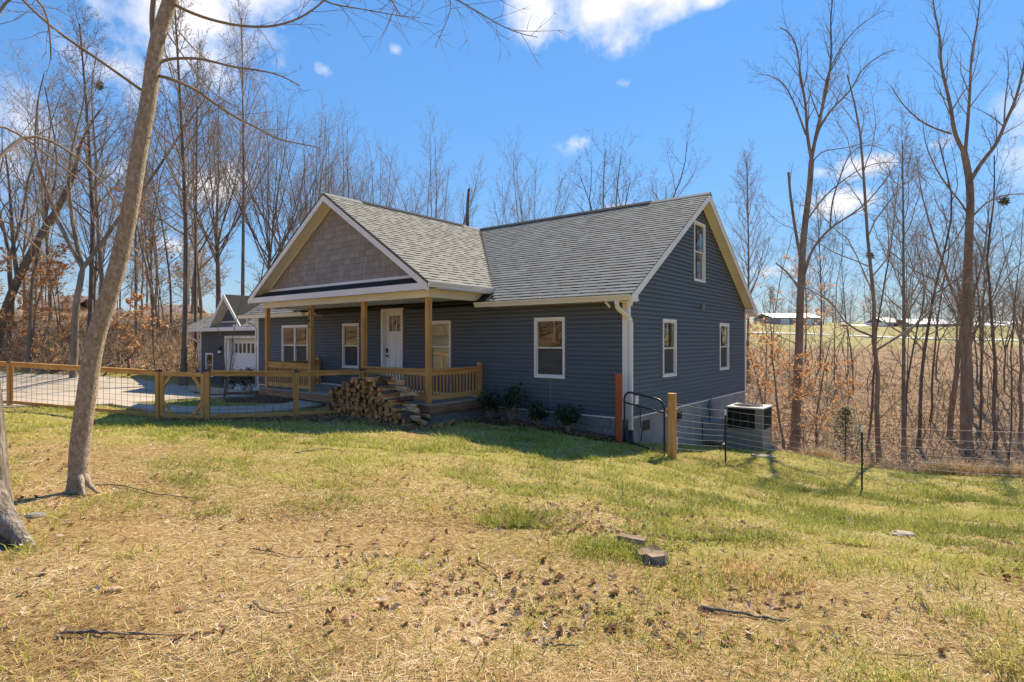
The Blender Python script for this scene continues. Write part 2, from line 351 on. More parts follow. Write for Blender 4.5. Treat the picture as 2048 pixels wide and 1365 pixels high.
def gz(xc, zc, relief=True):
    xc = np.asarray(xc, float); zc = np.asarray(zc, float); sh_ = xc.shape
    q = warp(np.stack([xc.ravel(), zc.ravel()], -1)); res = np.empty(len(q))
    for i in range(0, len(q), 20000):
        s = q[i:i+20000]; res[i:i+20000] = tps(((s[:, None]-Pw[None])**2).sum(-1)) @ SOL[:n_] + SOL[n_] + s @ SOL[n_+1:]
    res = res.reshape(sh_)
    if relief:
        d = np.hypot(xc, zc)
        res = res + .018*vnoise(xc, zc, 3, f0=1.2) + .007*vnoise(xc, zc, 4, f0=5)
        wood = np.clip((d-17)/12, 0, 1)
        res = res + wood*.12*vnoise(xc, zc, 5, f0=.5)
    return res + EYE
def G(xc, zc): return float(gz(np.array([xc]), np.array([zc]))[0])
def Gw(x, y): a, b = Cf(x, y); return G(a, b)
def ground_pt(px, Z): x, y = W((px-1024)/FPX*Z, Z); return (x, y, G((px-1024)/FPX*Z, Z))
def ss(e0, e1, x): t = np.clip((x-e0)/(e1-e0), 0, 1); return t*t*(3-2*t)
def woods_mask(xc, zc):
    # right ravine side beyond the mown edge, and the bank beyond the driveway on the left
    edge = 15.9 - (xc-7.0)*.86 + .35*vnoise(xc, zc, 11, f0=.9)
    r = ss(-.25, .35, zc-np.maximum(edge, 11.2-(xc-12)*.15)) * ss(6.2, 7.0, xc + .1*zc-1.0)
    l = ss(-.3, .5, zc-(26.2 + .3*vnoise(xc, zc, 12, f0=.8)))
    b = ss(18, 20, zc)*ss(-3, 0, xc)
    side = ss(22, 30, np.abs(xc))*ss(3, 8, zc)
    return np.clip(np.maximum(np.maximum(r, l), np.maximum(b, np.maximum(ss(23, 25, -zc), ss(24, 28, -xc)*ss(4, -2, zc-np.maximum(0, -xc-32)*.8)))), 0, 1)
def field_mask(xc, zc):
    return ss(66, 84, zc + 7*vnoise(xc, zc, 13, f0=.10))
def green_mask(xc, zc):
    n1 = vnoise(xc, zc, 21, f0=.55); n2 = vnoise(xc, zc, 22, f0=1.7); n3 = vnoise(xc, zc, 23, f0=5)
    base = ss(2.9, 7.4, zc + .5*xc) * .92 - .25*ss(-3.2, -6.5, xc)*(1-ss(7.5, 9.5, zc))
    right = ss(2, 6, xc)*.18*ss(2.5, 6, zc)
    v = base + right - .02 + .20*n1 + .20*n2 + .16*n3
    v = v - .4*ss(1.2, .3, np.hypot((xc-1.1)/1.5, (zc-5.5)/.6))          # leafy brown patch by the stump
    return np.clip(v, 0, 1)

def axis(neg, pos, d0, g):
    a = [0.0]; s = d0
    while a[-1] < pos: a.append(a[-1]+s); s *= g
    b = [0.0]; s = d0
    while b[-1] > -neg: b.append(b[-1]-s); s *= g
    return np.array(b[::-1][:-1]+a)
ax = axis(900, 900, .15, 1.021); ay = axis(14, 24, .15, 1.004)
ay = np.concatenate([ay[ay > -10]+6, np.geomspace(30.5, 900, 95)]); ay = np.concatenate([-np.geomspace(4.6, 500, 22)[::-1], ay[ay > -4]])
X, Y = np.meshgrid(ax, ay); Zg = gz(X, Y)
WX = CAM[0] + CR*X - SR*Y; WY = CAM[1] + SR*X + CR*Y
def ribbon(name, near, far, mat, m=24, n=80, lift=.02, thick=.0):
    """draped sheet between two (px,py,guess Z) or cam-frame polylines"""
    def res(pl, k):
        pl = np.array(pl, float); d = np.concatenate([[0], np.cumsum(np.hypot(*np.diff(pl, axis=0).T))]); t = np.linspace(0, d[-1], k)
        return np.stack([np.interp(t, d, pl[:, 0]), np.interp(t, d, pl[:, 1])], -1)
    a, b = res(near, n), res(far, n); s = np.linspace(0, 1, m)[:, None, None]
    g = a[None]*(1-s) + b[None]*s
    z = gz(g[..., 0], g[..., 1], relief=False) + lift
    wx = CAM[0] + CR*g[..., 0] - SR*g[..., 1]; wy = CAM[1] + SR*g[..., 0] + CR*g[..., 1]
    V = np.stack([wx, wy, z], -1).reshape(-1, 3); ix = np.arange(m*n).reshape(m, n)
    F = np.stack([ix[:-1, :-1].ravel(), ix[:-1, 1:].ravel(), ix[1:, 1:].ravel(), ix[1:, :-1].ravel()], -1)
    # skirt
    ring = list(ix[0]) + list(ix[1:, -1]) + list(ix[-1, ::-1][1:]) + list(ix[::-1, 0][1:-1])
    k = len(V); V = np.concatenate([V, V[ring] - [0, 0, .16]]); r = np.array(ring); q = np.arange(len(r)) + k
    F = np.concatenate([F, np.stack([r, q, np.roll(q, -1), np.roll(r, -1)], -1)])
    return obj(name, npmesh(name, V, F, mat), kind='structure')
def onz(px, py):                      # intersect the view ray with the terrain
    r = (px-1024)/FPX; Zs = np.geomspace(3, 60, 900); h = gz(r*Zs, Zs, relief=False)-EYE; ray = (681-py)/FPX*Zs
    i = np.where(ray <= h)[0]; Z = Zs[i[0]] if len(i) else 60
    return (r*Z, Z)
near = [onz(*p) for p in ((-500,835),(-250,826),(-60,820),(0,817),(100,815),(180,812),(255,809))] + [onz(300,805), onz(360,800), onz(440,797), onz(510,795)]
far = [(-38,30),(-30,27.4),(-25,26.4),(-22.5,25.9),(-19,25.4),(-17.2,25.1),(-16,25.0),(-15,25.0),(-14,24.9),(-12.6,24.4),(-10.8,23.4)]
DRIVE = ribbon('driveway', near, far, M['concrete'], lift=.035)
nearp = [onz(*p) for p in ((225,812),(290,822),(340,828),(400,830),(460,830),(520,827),(560,825),(600,820),(640,813),(672,807))] 
farp = [onz(*p) for p in ((225,807),(290,812),(340,815),(400,817),(460,817),(520,815.5),(560,812),(600,804),(640,799),(668,797))]
ribbon('walkway', nearp, farp, M['concrete'], m=6, lift=.045)
DRV_POLY = near + far[::-1]; WLK_POLY = nearp + farp[::-1]
def inpoly(x, y, poly):
    x = np.asarray(x); ins = np.zeros(x.shape, bool); n = len(poly); j = n-1
    for i in range(n):
        xi, yi = poly[i]; xj, yj = poly[j]
        c = ((yi > y) != (yj > y)) & (x < (xj-xi)*(y-yi)/(yj-yi+1e-12)+xi); ins ^= c; j = i
    return ins
for pl in (DRV_POLY, WLK_POLY):
    ins = inpoly(X, Y, pl); zs = gz(X[ins], Y[ins], relief=False) if ins.any() else 0
    Zg[ins] = zs - .05
V = np.stack([WX.ravel(), WY.ravel(), Zg.ravel()], -1); nx, ny = len(ax), len(ay)
idx = np.arange(nx*ny).reshape(ny, nx)
F = np.stack([idx[:-1, :-1].ravel(), idx[:-1, 1:].ravel(), idx[1:, 1:].ravel(), idx[1:, :-1].ravel()], -1)
def ground_mat():
    m, nt, N, L, P = newmat('ground')
    t = N.new('ShaderNodeTexCoord')
    def noise(s, d=8, r=.6):
        n = N.new('ShaderNodeTexNoise'); n.inputs['Scale'].default_value = s; n.inputs['Detail'].default_value = d; n.inputs['Roughness'].default_value = r
        L.new(t.outputs['Object'], n.inputs[0]); return n.outputs['Fac']
    def attr(n): a = N.new('ShaderNodeAttribute'); a.attribute_name = n; return a.outputs['Fac']
    def mix(f, a, b):
        x = N.new('ShaderNodeMixRGB'); L.new(f, x.inputs[0]); L.new(a, x.inputs[1]); L.new(b, x.inputs[2]); return x.outputs[0]
    def rmp(f, st): r = ramp(N, st); L.new(f, r.inputs[0]); return r.outputs[0]
    nA = noise(1.3); nB = noise(22, 10, .7); nC = noise(.25, 6)
    straw = rmp(nB, [(.25, (.13,.075,.03)), (.45, (.29,.18,.075)), (.6, (.46,.32,.15)), (.78, (.62,.48,.27))])
    green = rmp(nB, [(.25, (.14,.125,.025)), (.5, (.30,.27,.065)), (.75, (.48,.41,.14))])
    leaf = rmp(noise(9, 12, .85), [(.30, (.07,.042,.024)), (.44, (.22,.135,.075)), (.56, (.42,.29,.175)), (.70, (.62,.48,.32))])
    lf2 = rmp(noise(.7, 7, .7), [(.35, (.55,.50,.46)), (.6, (1, 1, 1))])
    ml = N.new('ShaderNodeMixRGB'); ml.blend_type = 'MULTIPLY'; ml.inputs[0].default_value = 1; L.new(leaf, ml.inputs[1]); L.new(lf2, ml.inputs[2]); leaf = ml.outputs[0]
    field = rmp(noise(.06, 9, .65), [(.3, (.30,.22,.11)), (.5, (.28,.26,.10)), (.7, (.40,.32,.17))])
    c = mix(attr('green'), straw, green)
    c = mix(attr('leaf'), c, leaf); c = mix(attr('field'), c, field)
    L.new(c, P.inputs['Base Color']); P.inputs['Roughness'].default_value = .95; P.inputs['Specular IOR Level'].default_value = .1
    b = N.new('ShaderNodeBump'); b.inputs['Strength'].default_value = .8; b.inputs['Distance'].default_value = .04
    L.new(nB, b.inputs['Height']); L.new(b.outputs[0], P.inputs['Normal']); return m
gm = ground_mat()
grd = obj('ground', npmesh('ground', V, F, gm, smooth=True, attrs={'green': green_mask(X, Y).ravel()*.85, 'leaf': woods_mask(X, Y).ravel(), 'field': field_mask(X, Y).ravel()}), kind='structure')

def hx(x, y):   # house-footprint exclusion in world
    return ((x > -15.5) & (x < .05) & (y > 0) & (y < 8.6)) | ((x > -11.4) & (x < -3.95) & (y > -2.0) & (y < .2)) | ((x > -23.2) & (x < -15) & (y > 1.1) & (y < 9))
# mulch beds
def bed(pts_n, pts_f, n=60): return ribbon('mulch_bed', pts_n, pts_f, M['mulch'], m=8, n=n, lift=.03)
wl_ = lambda x, y: Cf(x, y)
bed([wl_(-3.8,-1.0), wl_(-2.5,-1.05), wl_(-1.2,-.95), wl_(-.3,-.75), wl_(0,-.6)], [wl_(-3.8,-.03), wl_(-2.5,-.03), wl_(-1.2,-.03), wl_(-.3,-.03), wl_(0,-.03)])
bed([onz(452,806), onz(500,808), onz(560,807), onz(620,802), onz(645,799)], [wl_(-15.3,-1.6), wl_(-13.6,-2.1), wl_(-11.6,-2.15), wl_(-9.7,-2.12), wl_(-8.2,-2.12)])
# far gravel road across the field
fr = [(1480,666.5),(1560,668),(1640,670),(1720,673.5),(1800,677),(1870,679),(1960,681),(2048,683),(2200,686)]
def onfar(px, py):
    r = (px-1024)/FPX; Zs = np.geomspace(55, 200, 900); h = gz(r*Zs, Zs, relief=False)-EYE; ray = (681-py)/FPX*Zs
    i = np.where(ray <= h)[0]; Z = Zs[i[0]] if len(i) else 90
    return (r*Z, Z)
fa = [onfar(*p) for p in fr]
fa = [(max(a, 0), min(max(b, 70), 130)) for a, b in fa]
M['gravel'] = surf('pale_gravel', vary((.62,.58,.52)), scale=3, rough=.95)
ribbon('gravel_road', fa, [(a*1.03, b*1.03+1.0) for a, b in fa], M['gravel'], m=3, n=60, lift=.08)

# ------------------------------------------------------------------ house
E = EYE
FL = -1.46+E; SB = -1.65+E; ST = .885+E; RZ = 3.93+E; PIT = .65
EAVE_Y = -.38; EZ = RZ-PIT*(4.2-EAVE_Y); DEP = 8.46
house = thing('house', (-7, 0, SB-.3), 'dark slate blue clapboard house with grey shingle roof and a gabled timber porch', 'house')
def loc2w(face, org):
    if face == 'front': return lambda u, o, z: (u, org-o, z)
    if face == 'side': return lambda u, o, z: (org+o, u, z)
class LM(MB):
    def __init__(s, face, org=0): super().__init__(); s.T = loc2w(face, org)
    def lb(s, u0, u1, o0, o1, z0, z1, mi=0):
        n = len(s.v); s.box(u0, u1, o0, o1, z0, z1, mi); s.v[n:] = [s.T(*p) for p in s.v[n:]]; return s
jr = random.Random(17)
PROF = [(-.004, 0), (.024, .0), (.0235, .05), (.019, .058), (.006, .068), (-.003, .0985), (-.008, .1016)]
def siding(parent, face, org, rows, z0, openings, ext, name='siding_board', core=True):
    """rows of dutch-lap boards; ext(z)->(u0,u1)"""
    T = loc2w(face, org); rh = .1016; cm_ = LM(face, org)
    for i in range(rows):
        z = z0+i*rh; segs = [None]
        a0, a1 = ext(z)
        cuts = [(max(a0, o[0]), min(a1, o[1])) for o in openings if o[2] < z+rh*.6 and o[3] > z+rh*.4]
        cuts.sort(); cur = a0; out = []
        for c in cuts:
            if c[0] > cur+.02: out.append((cur, c[0]))
            cur = max(cur, c[1])
        if a1 > cur+.02: out.append((cur, a1))
        pieces = []
        for (u0, u1) in out:
            a_ = u0; j = u0+jr.uniform(.9, 3.66); k_ = 0
            while j < u1-.5: pieces.append((a_, j+.02, k_ % 2)); a_ = j; j += 3.66; k_ += 1
            pieces.append((a_, u1, k_ % 2))
            if core: cm_.lb(u0, u1, -.12, -.009, z, z+rh)
        for (u0, u1, k_) in pieces:
            vs = []; n = len(PROF); u_off = .0022*k_+jr.uniform(0, .0008)
            for side in (0, 1):
                for (o, dz) in PROF:
                    e = ext(z+dz); u = max(u0, e[0]) if side == 0 else min(u1, e[1])
                    if e[1] <= e[0]: u = (e[0]+e[1])/2
                    vs.append(T(u, o+u_off, z+dz))
            fs = [(k, k+1, k+1+n, k+n) for k in range(n-1)]
            obj(name, mesh(name, vs, fs, M['siding']), parent)
    return cm_
WIN = [(-13.63,-11.97,.535,-.88),(-10.0,-9.15,.535,-.88),(-6.03,-5.17,.535,-.88),(-2.41,-1.55,.535,-.88)]
DOOR = (-8.07,-7.10,.935,-1.29)
SWIN = [(1.80,2.61,.51,-.88),(5.88,6.72,.51,-.88),(3.82,4.65,3.19,1.58)]
wallf = obj('wall', None, house); wallf = None
bpy.data.objects.remove(bpy.data.objects['wall'])
opn = [(a+.02, b-.02, d+E+.02, c+E-.02) for a, b, c, d in WIN+[DOOR]]
# front wall is the core mesh, the boards are its pieces
def wall_with_boards(name, parent, face, org, rows, z0, openings, ext, label=None, color='siding'):
    dummy = MB(); dummy.add([(0,0,0)], [])
    w = obj(name, mesh(name, [(0,0,0)], [], M[color]), parent, label=label)
    cm_ = siding(w, face, org, rows, z0, openings, ext)
    w.data = cm_.me(name, M[color]); return w
def ext_front(z):
    return (-15.33, -.0)
wall_with_boards('wall', house, 'front', 0, 25, SB, opn, ext_front)
def roofz_side(y): return RZ-.03-PIT*abs(y-4.2)
def ext_side(z):
    hw = (RZ-.17-z)/PIT
    return (max(.0, 4.2-hw), min(DEP, 4.2+hw)) if hw > 0 else (4.2, 4.2)
opn2 = [(a+.02, b-.02, d+E+.02, c+E-.02) for a, b, c, d in SWIN]
wall_with_boards('wall', house, 'side', 0, 53, SB, opn2, ext_side, label='gable end wall')
# back wall and left wall, plain
MB().box(-15.33, -.13, DEP-.12, DEP, SB, ST+.2).box(-15.33, -15.2, .13, DEP-.13, SB, ST-.05).build('wall', M['siding'], house, label='plain rear walls')

def window(parent, face, org, u0, u1, z0, z1, double=False, inner='dark', screen=True, name='window', open_=False):
    z0 += E; z1 += E
    w = LM(face, org)
    t = .055
    w.lb(u0, u1, -.1, .034, z1-t*1.15, z1).lb(u0, u1, -.1, .036, z0, z0+t).lb(u0, u0+t, -.1, .034, z0+t, z1-t*1.15).lb(u1-t, u1, -.1, .034, z0+t, z1-t*1.15)
    f = w.build(name, M['white'], parent)
    zm = (z0+z1)/2
    bays = [(u0+t, u1-t)] if not double else [(u0+t, (u0+u1)/2-.03), ((u0+u1)/2+.03, u1-t)]
    if double: LM(face, org).lb((u0+u1)/2-.03, (u0+u1)/2+.03, -.1, .033, z0+t, z1-t*1.15).build('mullion', M['white'], f)
    for k, (a, b) in enumerate(bays):
        s = LM(face, org); r = .026
        # upper sash outer, lower sash set back
        for (za, zb, oo) in ((zm-.02, z1-t*1.15, .012), (z0+t, zm+.02, -.018)):
            s.lb(a, b, oo-.03, oo, zb-r, zb).lb(a, b, oo-.03, oo, za, za+r).lb(a, a+r, oo-.03, oo, za+r, zb-r).lb(b-r, b, oo-.03, oo, za+r, zb-r)
        s.build('sash', M['white'], f)
        LM(face, org).lb(a+r, b-r, -.006, -.002, zm-.02+r, z1-t*1.15-r).build('pane', M['glass'], f)
        LM(face, org).lb(a+r, b-r, -.036, -.032, z0+t+r, zm+.02-r).build('pane', M['glass'], f)
        if screen: LM(face, org).lb(a+r, b-r, -.016, -.013, z0+t+r, zm-.02).build('insect_screen', M['screen'], f)
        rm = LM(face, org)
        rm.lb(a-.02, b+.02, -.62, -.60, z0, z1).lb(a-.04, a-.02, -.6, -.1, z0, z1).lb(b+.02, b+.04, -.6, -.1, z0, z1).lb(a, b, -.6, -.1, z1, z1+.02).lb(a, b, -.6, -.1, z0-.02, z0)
        rm.build('room_shade', M['dark'], f)  # near-black box: shade of the unlit room put into its colour
        if inner == 'curtain':
            LM(face, org).lb(a, b, -.13, -.11, z0+.02, z1-.12).build('curtain', M['curtain'], f)
        elif inner == 'blind':
            LM(face, org).lb(a, b, -.13, -.11, z0+.02, zm).build('curtain', M['blinds'], f)
        elif inner == 'lamp':
            LM(face, org).lb(a+.12, b-.02, -.16, -.14, z0+.35, zm).build('lamp_shade', M['curtain'], f)
    return f
def screen_mat():
    m, nt, N, L, P = newmat('insect_screen'); tr = N.new('ShaderNodeBsdfTransparent'); mx = N.new('ShaderNodeMixShader'); mx.inputs[0].default_value = .55
    P.inputs['Base Color'].default_value = (.10,.098,.09,1); P.inputs['Roughness'].default_value = .8
    L.new(tr.outputs[0], mx.inputs[1]); L.new(P.outputs[0], mx.inputs[2]); L.new(mx.outputs[0], N['Material Output'].inputs[0]); return m
M['screen'] = screen_mat()
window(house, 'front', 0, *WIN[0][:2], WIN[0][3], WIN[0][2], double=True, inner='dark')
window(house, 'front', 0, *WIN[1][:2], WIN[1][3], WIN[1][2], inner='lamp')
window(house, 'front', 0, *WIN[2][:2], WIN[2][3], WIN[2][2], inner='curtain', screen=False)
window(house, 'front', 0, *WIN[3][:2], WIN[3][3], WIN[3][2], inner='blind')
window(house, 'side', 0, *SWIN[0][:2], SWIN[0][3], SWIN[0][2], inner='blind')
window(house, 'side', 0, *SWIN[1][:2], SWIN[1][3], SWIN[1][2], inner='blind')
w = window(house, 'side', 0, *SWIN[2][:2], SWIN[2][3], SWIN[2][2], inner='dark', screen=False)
tag(w, 'tall attic window high in the gable')

# door
du0, du1, dz1, dz0 = DOOR[0], DOOR[1], DOOR[2]+E, DOOR[3]+E
d = LM('front', 0); t = .085
d.lb(du0, du1, -.02, .036, dz1-t, dz1).lb(du0, du0+t, -.02, .036, dz0-.16, dz1-t).lb(du1-t, du1, -.02, .036, dz0-.16, dz1-t)
d.lb(du0+t-.01, du0+t+.02, -.14, -.02, dz0, dz1-t+.01).lb(du1-t-.02, du1-t+.01, -.14, -.02, dz0, dz1-t+.01).lb(du0+t, du1-t, -.14, -.02, dz1-t-.02, dz1-t+.01)
d.lb(du0+t, du1-t, -.12, .03, dz0-.16, dz0)
fr_ = d.build('door_frame', M['white'], house)
a, b = du0+t+.02, du1-t-.02
door = LM('front', 0)
l0, l1 = .26+E, .73+E
for (u0, u1, z0, z1) in ((a, a+.12, dz0, dz1-t-.02), (b-.12, b, dz0, dz1-t-.02), (a+.12, b-.12, l1, dz1-t-.02), (a+.12, b-.12, l0-.16, l0), (a+.12, b-.12, dz0, dz0+.22), ((a+b)/2-.04, (a+b)/2+.04, dz0+.22, l0-.16)):
    door.lb(u0, u1, -.125, -.085, z0, z1)
door.lb(a+.12, b-.12, -.12, -.1, dz0+.22, l0-.16)
for k in (1, 2):
    u = a+.12+(b-a-.24)*k/3; door.lb(u-.011, u+.011, -.125, -.086, l0, l1)
dr = door.build('door', M['doorwhite'], house)
for k in range(3):
    u = a+.12+(b-a-.24)*k/3; LM('front', 0).lb(u+.011, u+(b-a-.24)/3-.011, -.115, -.108, l0, l1).build('pane', M['glass'], dr)
LM('front', 0).lb(a+.12, b-.12, -.7, -.68, l0-.1, l1+.1).build('room_shade', M['dark'], dr)  # near-black sheet painted as the shade indoors behind the door lites
LM('front', 0).lb(a+.02, a+.085, -.085, -.055, -.37+E, -.24+E).build('keypad', M['blackmetal'], dr)
hnd = LM('front', 0).lb(a+.035, a+.08, -.085, -.03, -.49+E, -.44+E).lb(a+.04, a+.17, -.045, -.025, -.475+E, -.455+E).build('handle', M['blackmetal'], dr)
LM('front', 0).lb(b-.07, b-.0, -.085, -.05, -.34+E, -.31+E).lb(b-.03, b-.0, -.085, -.05, -.43+E, -.34+E).build('door_knocker', M['blackmetal'], dr)

# corner boards, starter trim
MB().box(-.095, .034, -.034, -.0, SB, ST).box(.0, .034, -.0, .10, SB, ST+.02).build('corner_board', M['white'], house)
MB().box(-15.37, -15.27, -.034, 0, SB, ST).build('corner_board', M['white'], house)
MB().box(.0, .034, DEP-.1, DEP+.02, SB, ST).build('corner_board', M['white'], house)
MB().box(-11.4, .024, -.028, 0, SB-.03, SB+.002).box(0, .028, 0, DEP, SB-.03, SB+.002).box(-15.35, -11.4, -.028, 0, SB-.03, SB+.002).build('starter_strip', M['white'], house)

# foundation: blocks along the front, parged side
fnd = MB().box(-15.3, -.02, .02, .2, SB-1.6, SB-.03).box(-.02, -.004, .02, DEP, SB-2.6, SB-.03).build('foundation', M['mortar'], house)
bm_ = MB().box(-.193, .193, -.02, .02, -.093, .093).me('block', M['block'])
bh_ = MB().box(-.093, .093, -.02, .02, -.093, .093).me('block', M['block'])
for r in range(5):
    z = SB-.03-.1-r*.2; x = -.2 - (.2 if r % 2 else 0)
    while x > -4.0:
        if Gw(x, 0) < z+.12 and not (r == 0 and -1.75 < x < -1.25): obj('block', bm_, fnd, loc=(x, .018, z))
        x -= .4
MB().box(-.019, .006, .02, DEP, SB-2.6, SB-.032).build('parging', M['parge'], fnd)
v = MB()
for k in range(8): v.box(-1.73+k*.055, -1.71+k*.055, -.035, -.01, SB-.22, SB-.05)
v.box(-1.75, -1.3, -.03, -.02, SB-.235, SB-.22); v.box(-1.75, -1.3, -.03, -.02, SB-.05, SB-.04)
v.build('crawlspace_vent', M['white'], fnd)
for y0 in (.75, 2.65):
    q = MB().box(.004, .02, y0, y0+.34, SB-.36, SB-.14)
    for k in range(5): q.box(.02, .032, y0+.02, y0+.32, SB-.35+k*.042, SB-.335+k*.042)
    q.build('crawlspace_vent', M['blackmetal'], fnd)

# ---- shingles
ang = math.atan(PIT); ca, sa = math.cos(ang), math.sin(ang); EXP = .143
rng = random.Random(5)
TW = [.12, .17, .22, .28, .34]
def tooth(w, h, tk=.013):
    vs = [(0,0,0),(w,0,0),(w,h,0),(0,h,0),(0,0,tk),(w,0,tk),(w,h,.003),(0,h,.003)]
    return vs, [(4,5,6,7),(0,1,5,4),(1,2,6,5),(3,0,4,7)]
def shingle_plane(roof, T, nrow, rngf, rot, near, n_obj):
    """T(u,s)->world point on plane; rngf(s)->list of (u0,u1)"""
    items = []
    for i in range(nrow):
        s = i*EXP
        for (u0, u1) in rngf(s, s+EXP):
            u = u0 - rng.random()*.15
            flip = rng.random() < .5
            while u < u1:
                w = rng.choice(TW); h = EXP if flip else EXP*.78; flip = not flip
                if rng.random() < .12: flip = not flip
                a, b = max(u, u0), min(u+w, u1)
                if b-a > .03: items.append((a, b-a, s, h))
                u += w
    P_ = [Vector(T(a+w/2, s)) for a, w, s, h in items]
    cpos = Vector((CAM[0], CAM[1], EYE))
    order = sorted(range(len(items)), key=lambda k: (P_[k]-cpos).length)
    first = set(order[:n_obj]); cache = {}
    Vs, Fs, Ts = [], [], []
    ex = Vector(T(1, 0))-Vector(T(0, 0)); ey = Vector(T(0, 1))-Vector(T(0, 0)); ez = ex.cross(ey).normalized()
    for k, (a, w, s, h) in enumerate(items):
        if k in first:
            key = (round(w, 2), round(h, 3))
            if key not in cache: cache[key] = mesh('shingle', *tooth(w, h), M['shingle'])
            obj('shingle', cache[key], roof, loc=T(a, s), rot=rot)
        else:
            vs, fs = tooth(w, h); o = Vector(T(a, s)); n = len(Vs); tv = rng.random()
            Vs += [tuple(o+ex*p[0]+ey*p[1]+ez*p[2]) for p in vs]; Fs += [tuple(q+n for q in f) for f in fs]; Ts += [tv]*8
    if Fs: obj('shingles', npmesh('shingles', np.array(Vs), np.array(Fs), M['shingle_t'], tint=Ts), roof, kind='stuff')
XL, XR = -15.7, .32
# main roof slabs
hid = lambda z: (RZ-z)/PIT
roof = MB()
roof.hexa([(XL,EAVE_Y,EZ-.03),(XR,EAVE_Y,EZ-.03),(XR,4.2,RZ-.03),(XL,4.2,RZ-.03),(XL,EAVE_Y,EZ),(XR,EAVE_Y,EZ),(XR,4.2,RZ),(XL,4.2,RZ)])
roof.hexa([(XL,4.2,RZ-.03),(XR,4.2,RZ-.03),(XR,8.8,RZ-4.6*PIT-.03),(XL,8.8,RZ-4.6*PIT-.03),(XL,4.2,RZ),(XR,4.2,RZ),(XR,8.8,RZ-4.6*PIT),(XL,8.8,RZ-4.6*PIT)])
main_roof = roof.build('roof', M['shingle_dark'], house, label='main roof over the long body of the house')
def rf(s0, s1):
    z = EZ+s1*sa; h = hid(z)+.015; r = []
    if -7.85+h < XR: r.append((-7.85+h, XR))
    if XL < -7.85-h: r.append((XL, -7.85-h))
    return r
nr = int((4.2-EAVE_Y)/ca/EXP)
shingle_plane(main_roof, lambda u, s: (u, EAVE_Y-.01+s*ca, EZ+.002+s*sa), nr, rf, (ang, 0, 0), None, 297)
PX0, PX1, PYF = -7.85-4.02, -7.85+4.02, -2.12
PEZ = RZ-PIT*4.02
yv = lambda z: EAVE_Y+(z-EZ)/PIT
pr = MB()
pr.add([(-7.85,PYF,RZ+.001),(PX1,PYF,PEZ+.001),(PX1,yv(PEZ),PEZ+.001),(-7.85,4.2,RZ+.001),(-7.85,PYF,RZ-.03),(PX1,PYF,PEZ-.03),(PX1,yv(PEZ),PEZ-.03),(-7.85,4.2,RZ-.03)], [(0,1,2,3),(4,7,6,5),(0,4,5,1),(1,5,6,2)])
pr.add([(-7.85,PYF,RZ+.001),(PX0,PYF,PEZ+.001),(PX0,yv(PEZ),PEZ+.001),(-7.85,4.2,RZ+.001),(-7.85,PYF,RZ-.03),(PX0,PYF,PEZ-.03),(PX0,yv(PEZ),PEZ-.03),(-7.85,4.2,RZ-.03)], [(3,2,1,0),(5,6,7,4),(1,5,4,0),(2,6,5,1)])
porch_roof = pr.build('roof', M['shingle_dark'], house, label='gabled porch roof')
nr2 = int(4.02/ca/EXP)
shingle_plane(porch_roof, lambda u, s: (PX1+.01-s*ca, u, PEZ+.004+s*sa), nr2, lambda a, b: [(PYF, yv(PEZ+a*sa)-.03)], (ang, 0, math.pi/2), None, 297)
# valley flashing, ridge vents and caps
MB().bar((PX1,yv(PEZ)+.02,PEZ+.012), (-7.85+.05,4.15,RZ+.0), .05, .012, up=(.3,-.3,.9)).build('valley_flashing', M['shingle_dark'], main_roof)
def ridge(name, a, b, axis, w, h, mat, parent):
    m = MB(); p = PIT*w
    if axis == 'x': m.prism([(4.2-w, RZ-p+.012), (4.2+w, RZ-p+.012), (4.2+w, RZ-p+h), (4.2, RZ+h), (4.2-w, RZ-p+h)], 'x', a, b)
    else: m.prism([(-7.85-w, RZ-p+.012), (-7.85-w, RZ-p+h), (-7.85, RZ+h), (-7.85+w, RZ-p+h), (-7.85+w, RZ-p+.012)], 'y', a, b)
    m.build(name, M[mat], parent)
ridge('ridge_vent', -15.0, -1.35, 'x', .15, .05, 'shingle_dark', main_roof); ridge('ridge_cap', -1.34, .33, 'x', .13, .03, 'shingle', main_roof)
ridge('ridge_vent', -.9, 3.2, 'y', .15, .05, 'shingle_dark', porch_roof); ridge('ridge_cap', PYF-.01, -.91, 'y', .13, .03, 'shingle', porch_roof); ridge('ridge_cap', 3.21, 4.2, 'y', .13, .03, 'shingle', porch_roof)
# rake boards on the right gable + soffit
def rake_poly(off, dep, yb=EAVE_Y-.01, yt=8.8):
    zt = lambda y: RZ-PIT*abs(y-4.2)-off
    return [(yb, zt(yb)), (4.2, RZ-off), (yt, zt(yt)), (yt, zt(yt)-dep*.9), (4.2, RZ-off-dep), (yb, zt(yb)-dep*.9)]
def quadstrip(m, x0, x1, off, dep, mi=0, yb=EAVE_Y-.01, yt=8.8):
    zt = lambda y: RZ-PIT*abs(y-4.2)-off
    for (a, b) in ((yb, 4.2), (4.2, yt)):
        m.hexa([(x0,a,zt(a)-dep),(x1,a,zt(a)-dep),(x1,b,zt(b)-dep),(x0,b,zt(b)-dep),(x0,a,zt(a)),(x1,a,zt(a)),(x1,b,zt(b)),(x0,b,zt(b))], mi)
q = MB(); quadstrip(q, .285, .305, .012, .19); q.build('rake_board', M['white'], house)
q = MB(); quadstrip(q, .025, .284, .145, .02); q.build('soffit', M['cream'], house)
q = MB(); quadstrip(q, .306, .322, .004, .05); q.build('drip_edge', M['white'], main_roof)
MB().prism([(8.36,E+.875),(8.80,E+.86),(8.80,RZ-4.6*PIT-.04),(8.36,RZ-4.16*PIT-.2)], 'x', .02, .306).build('eave_return', M['white'], house)
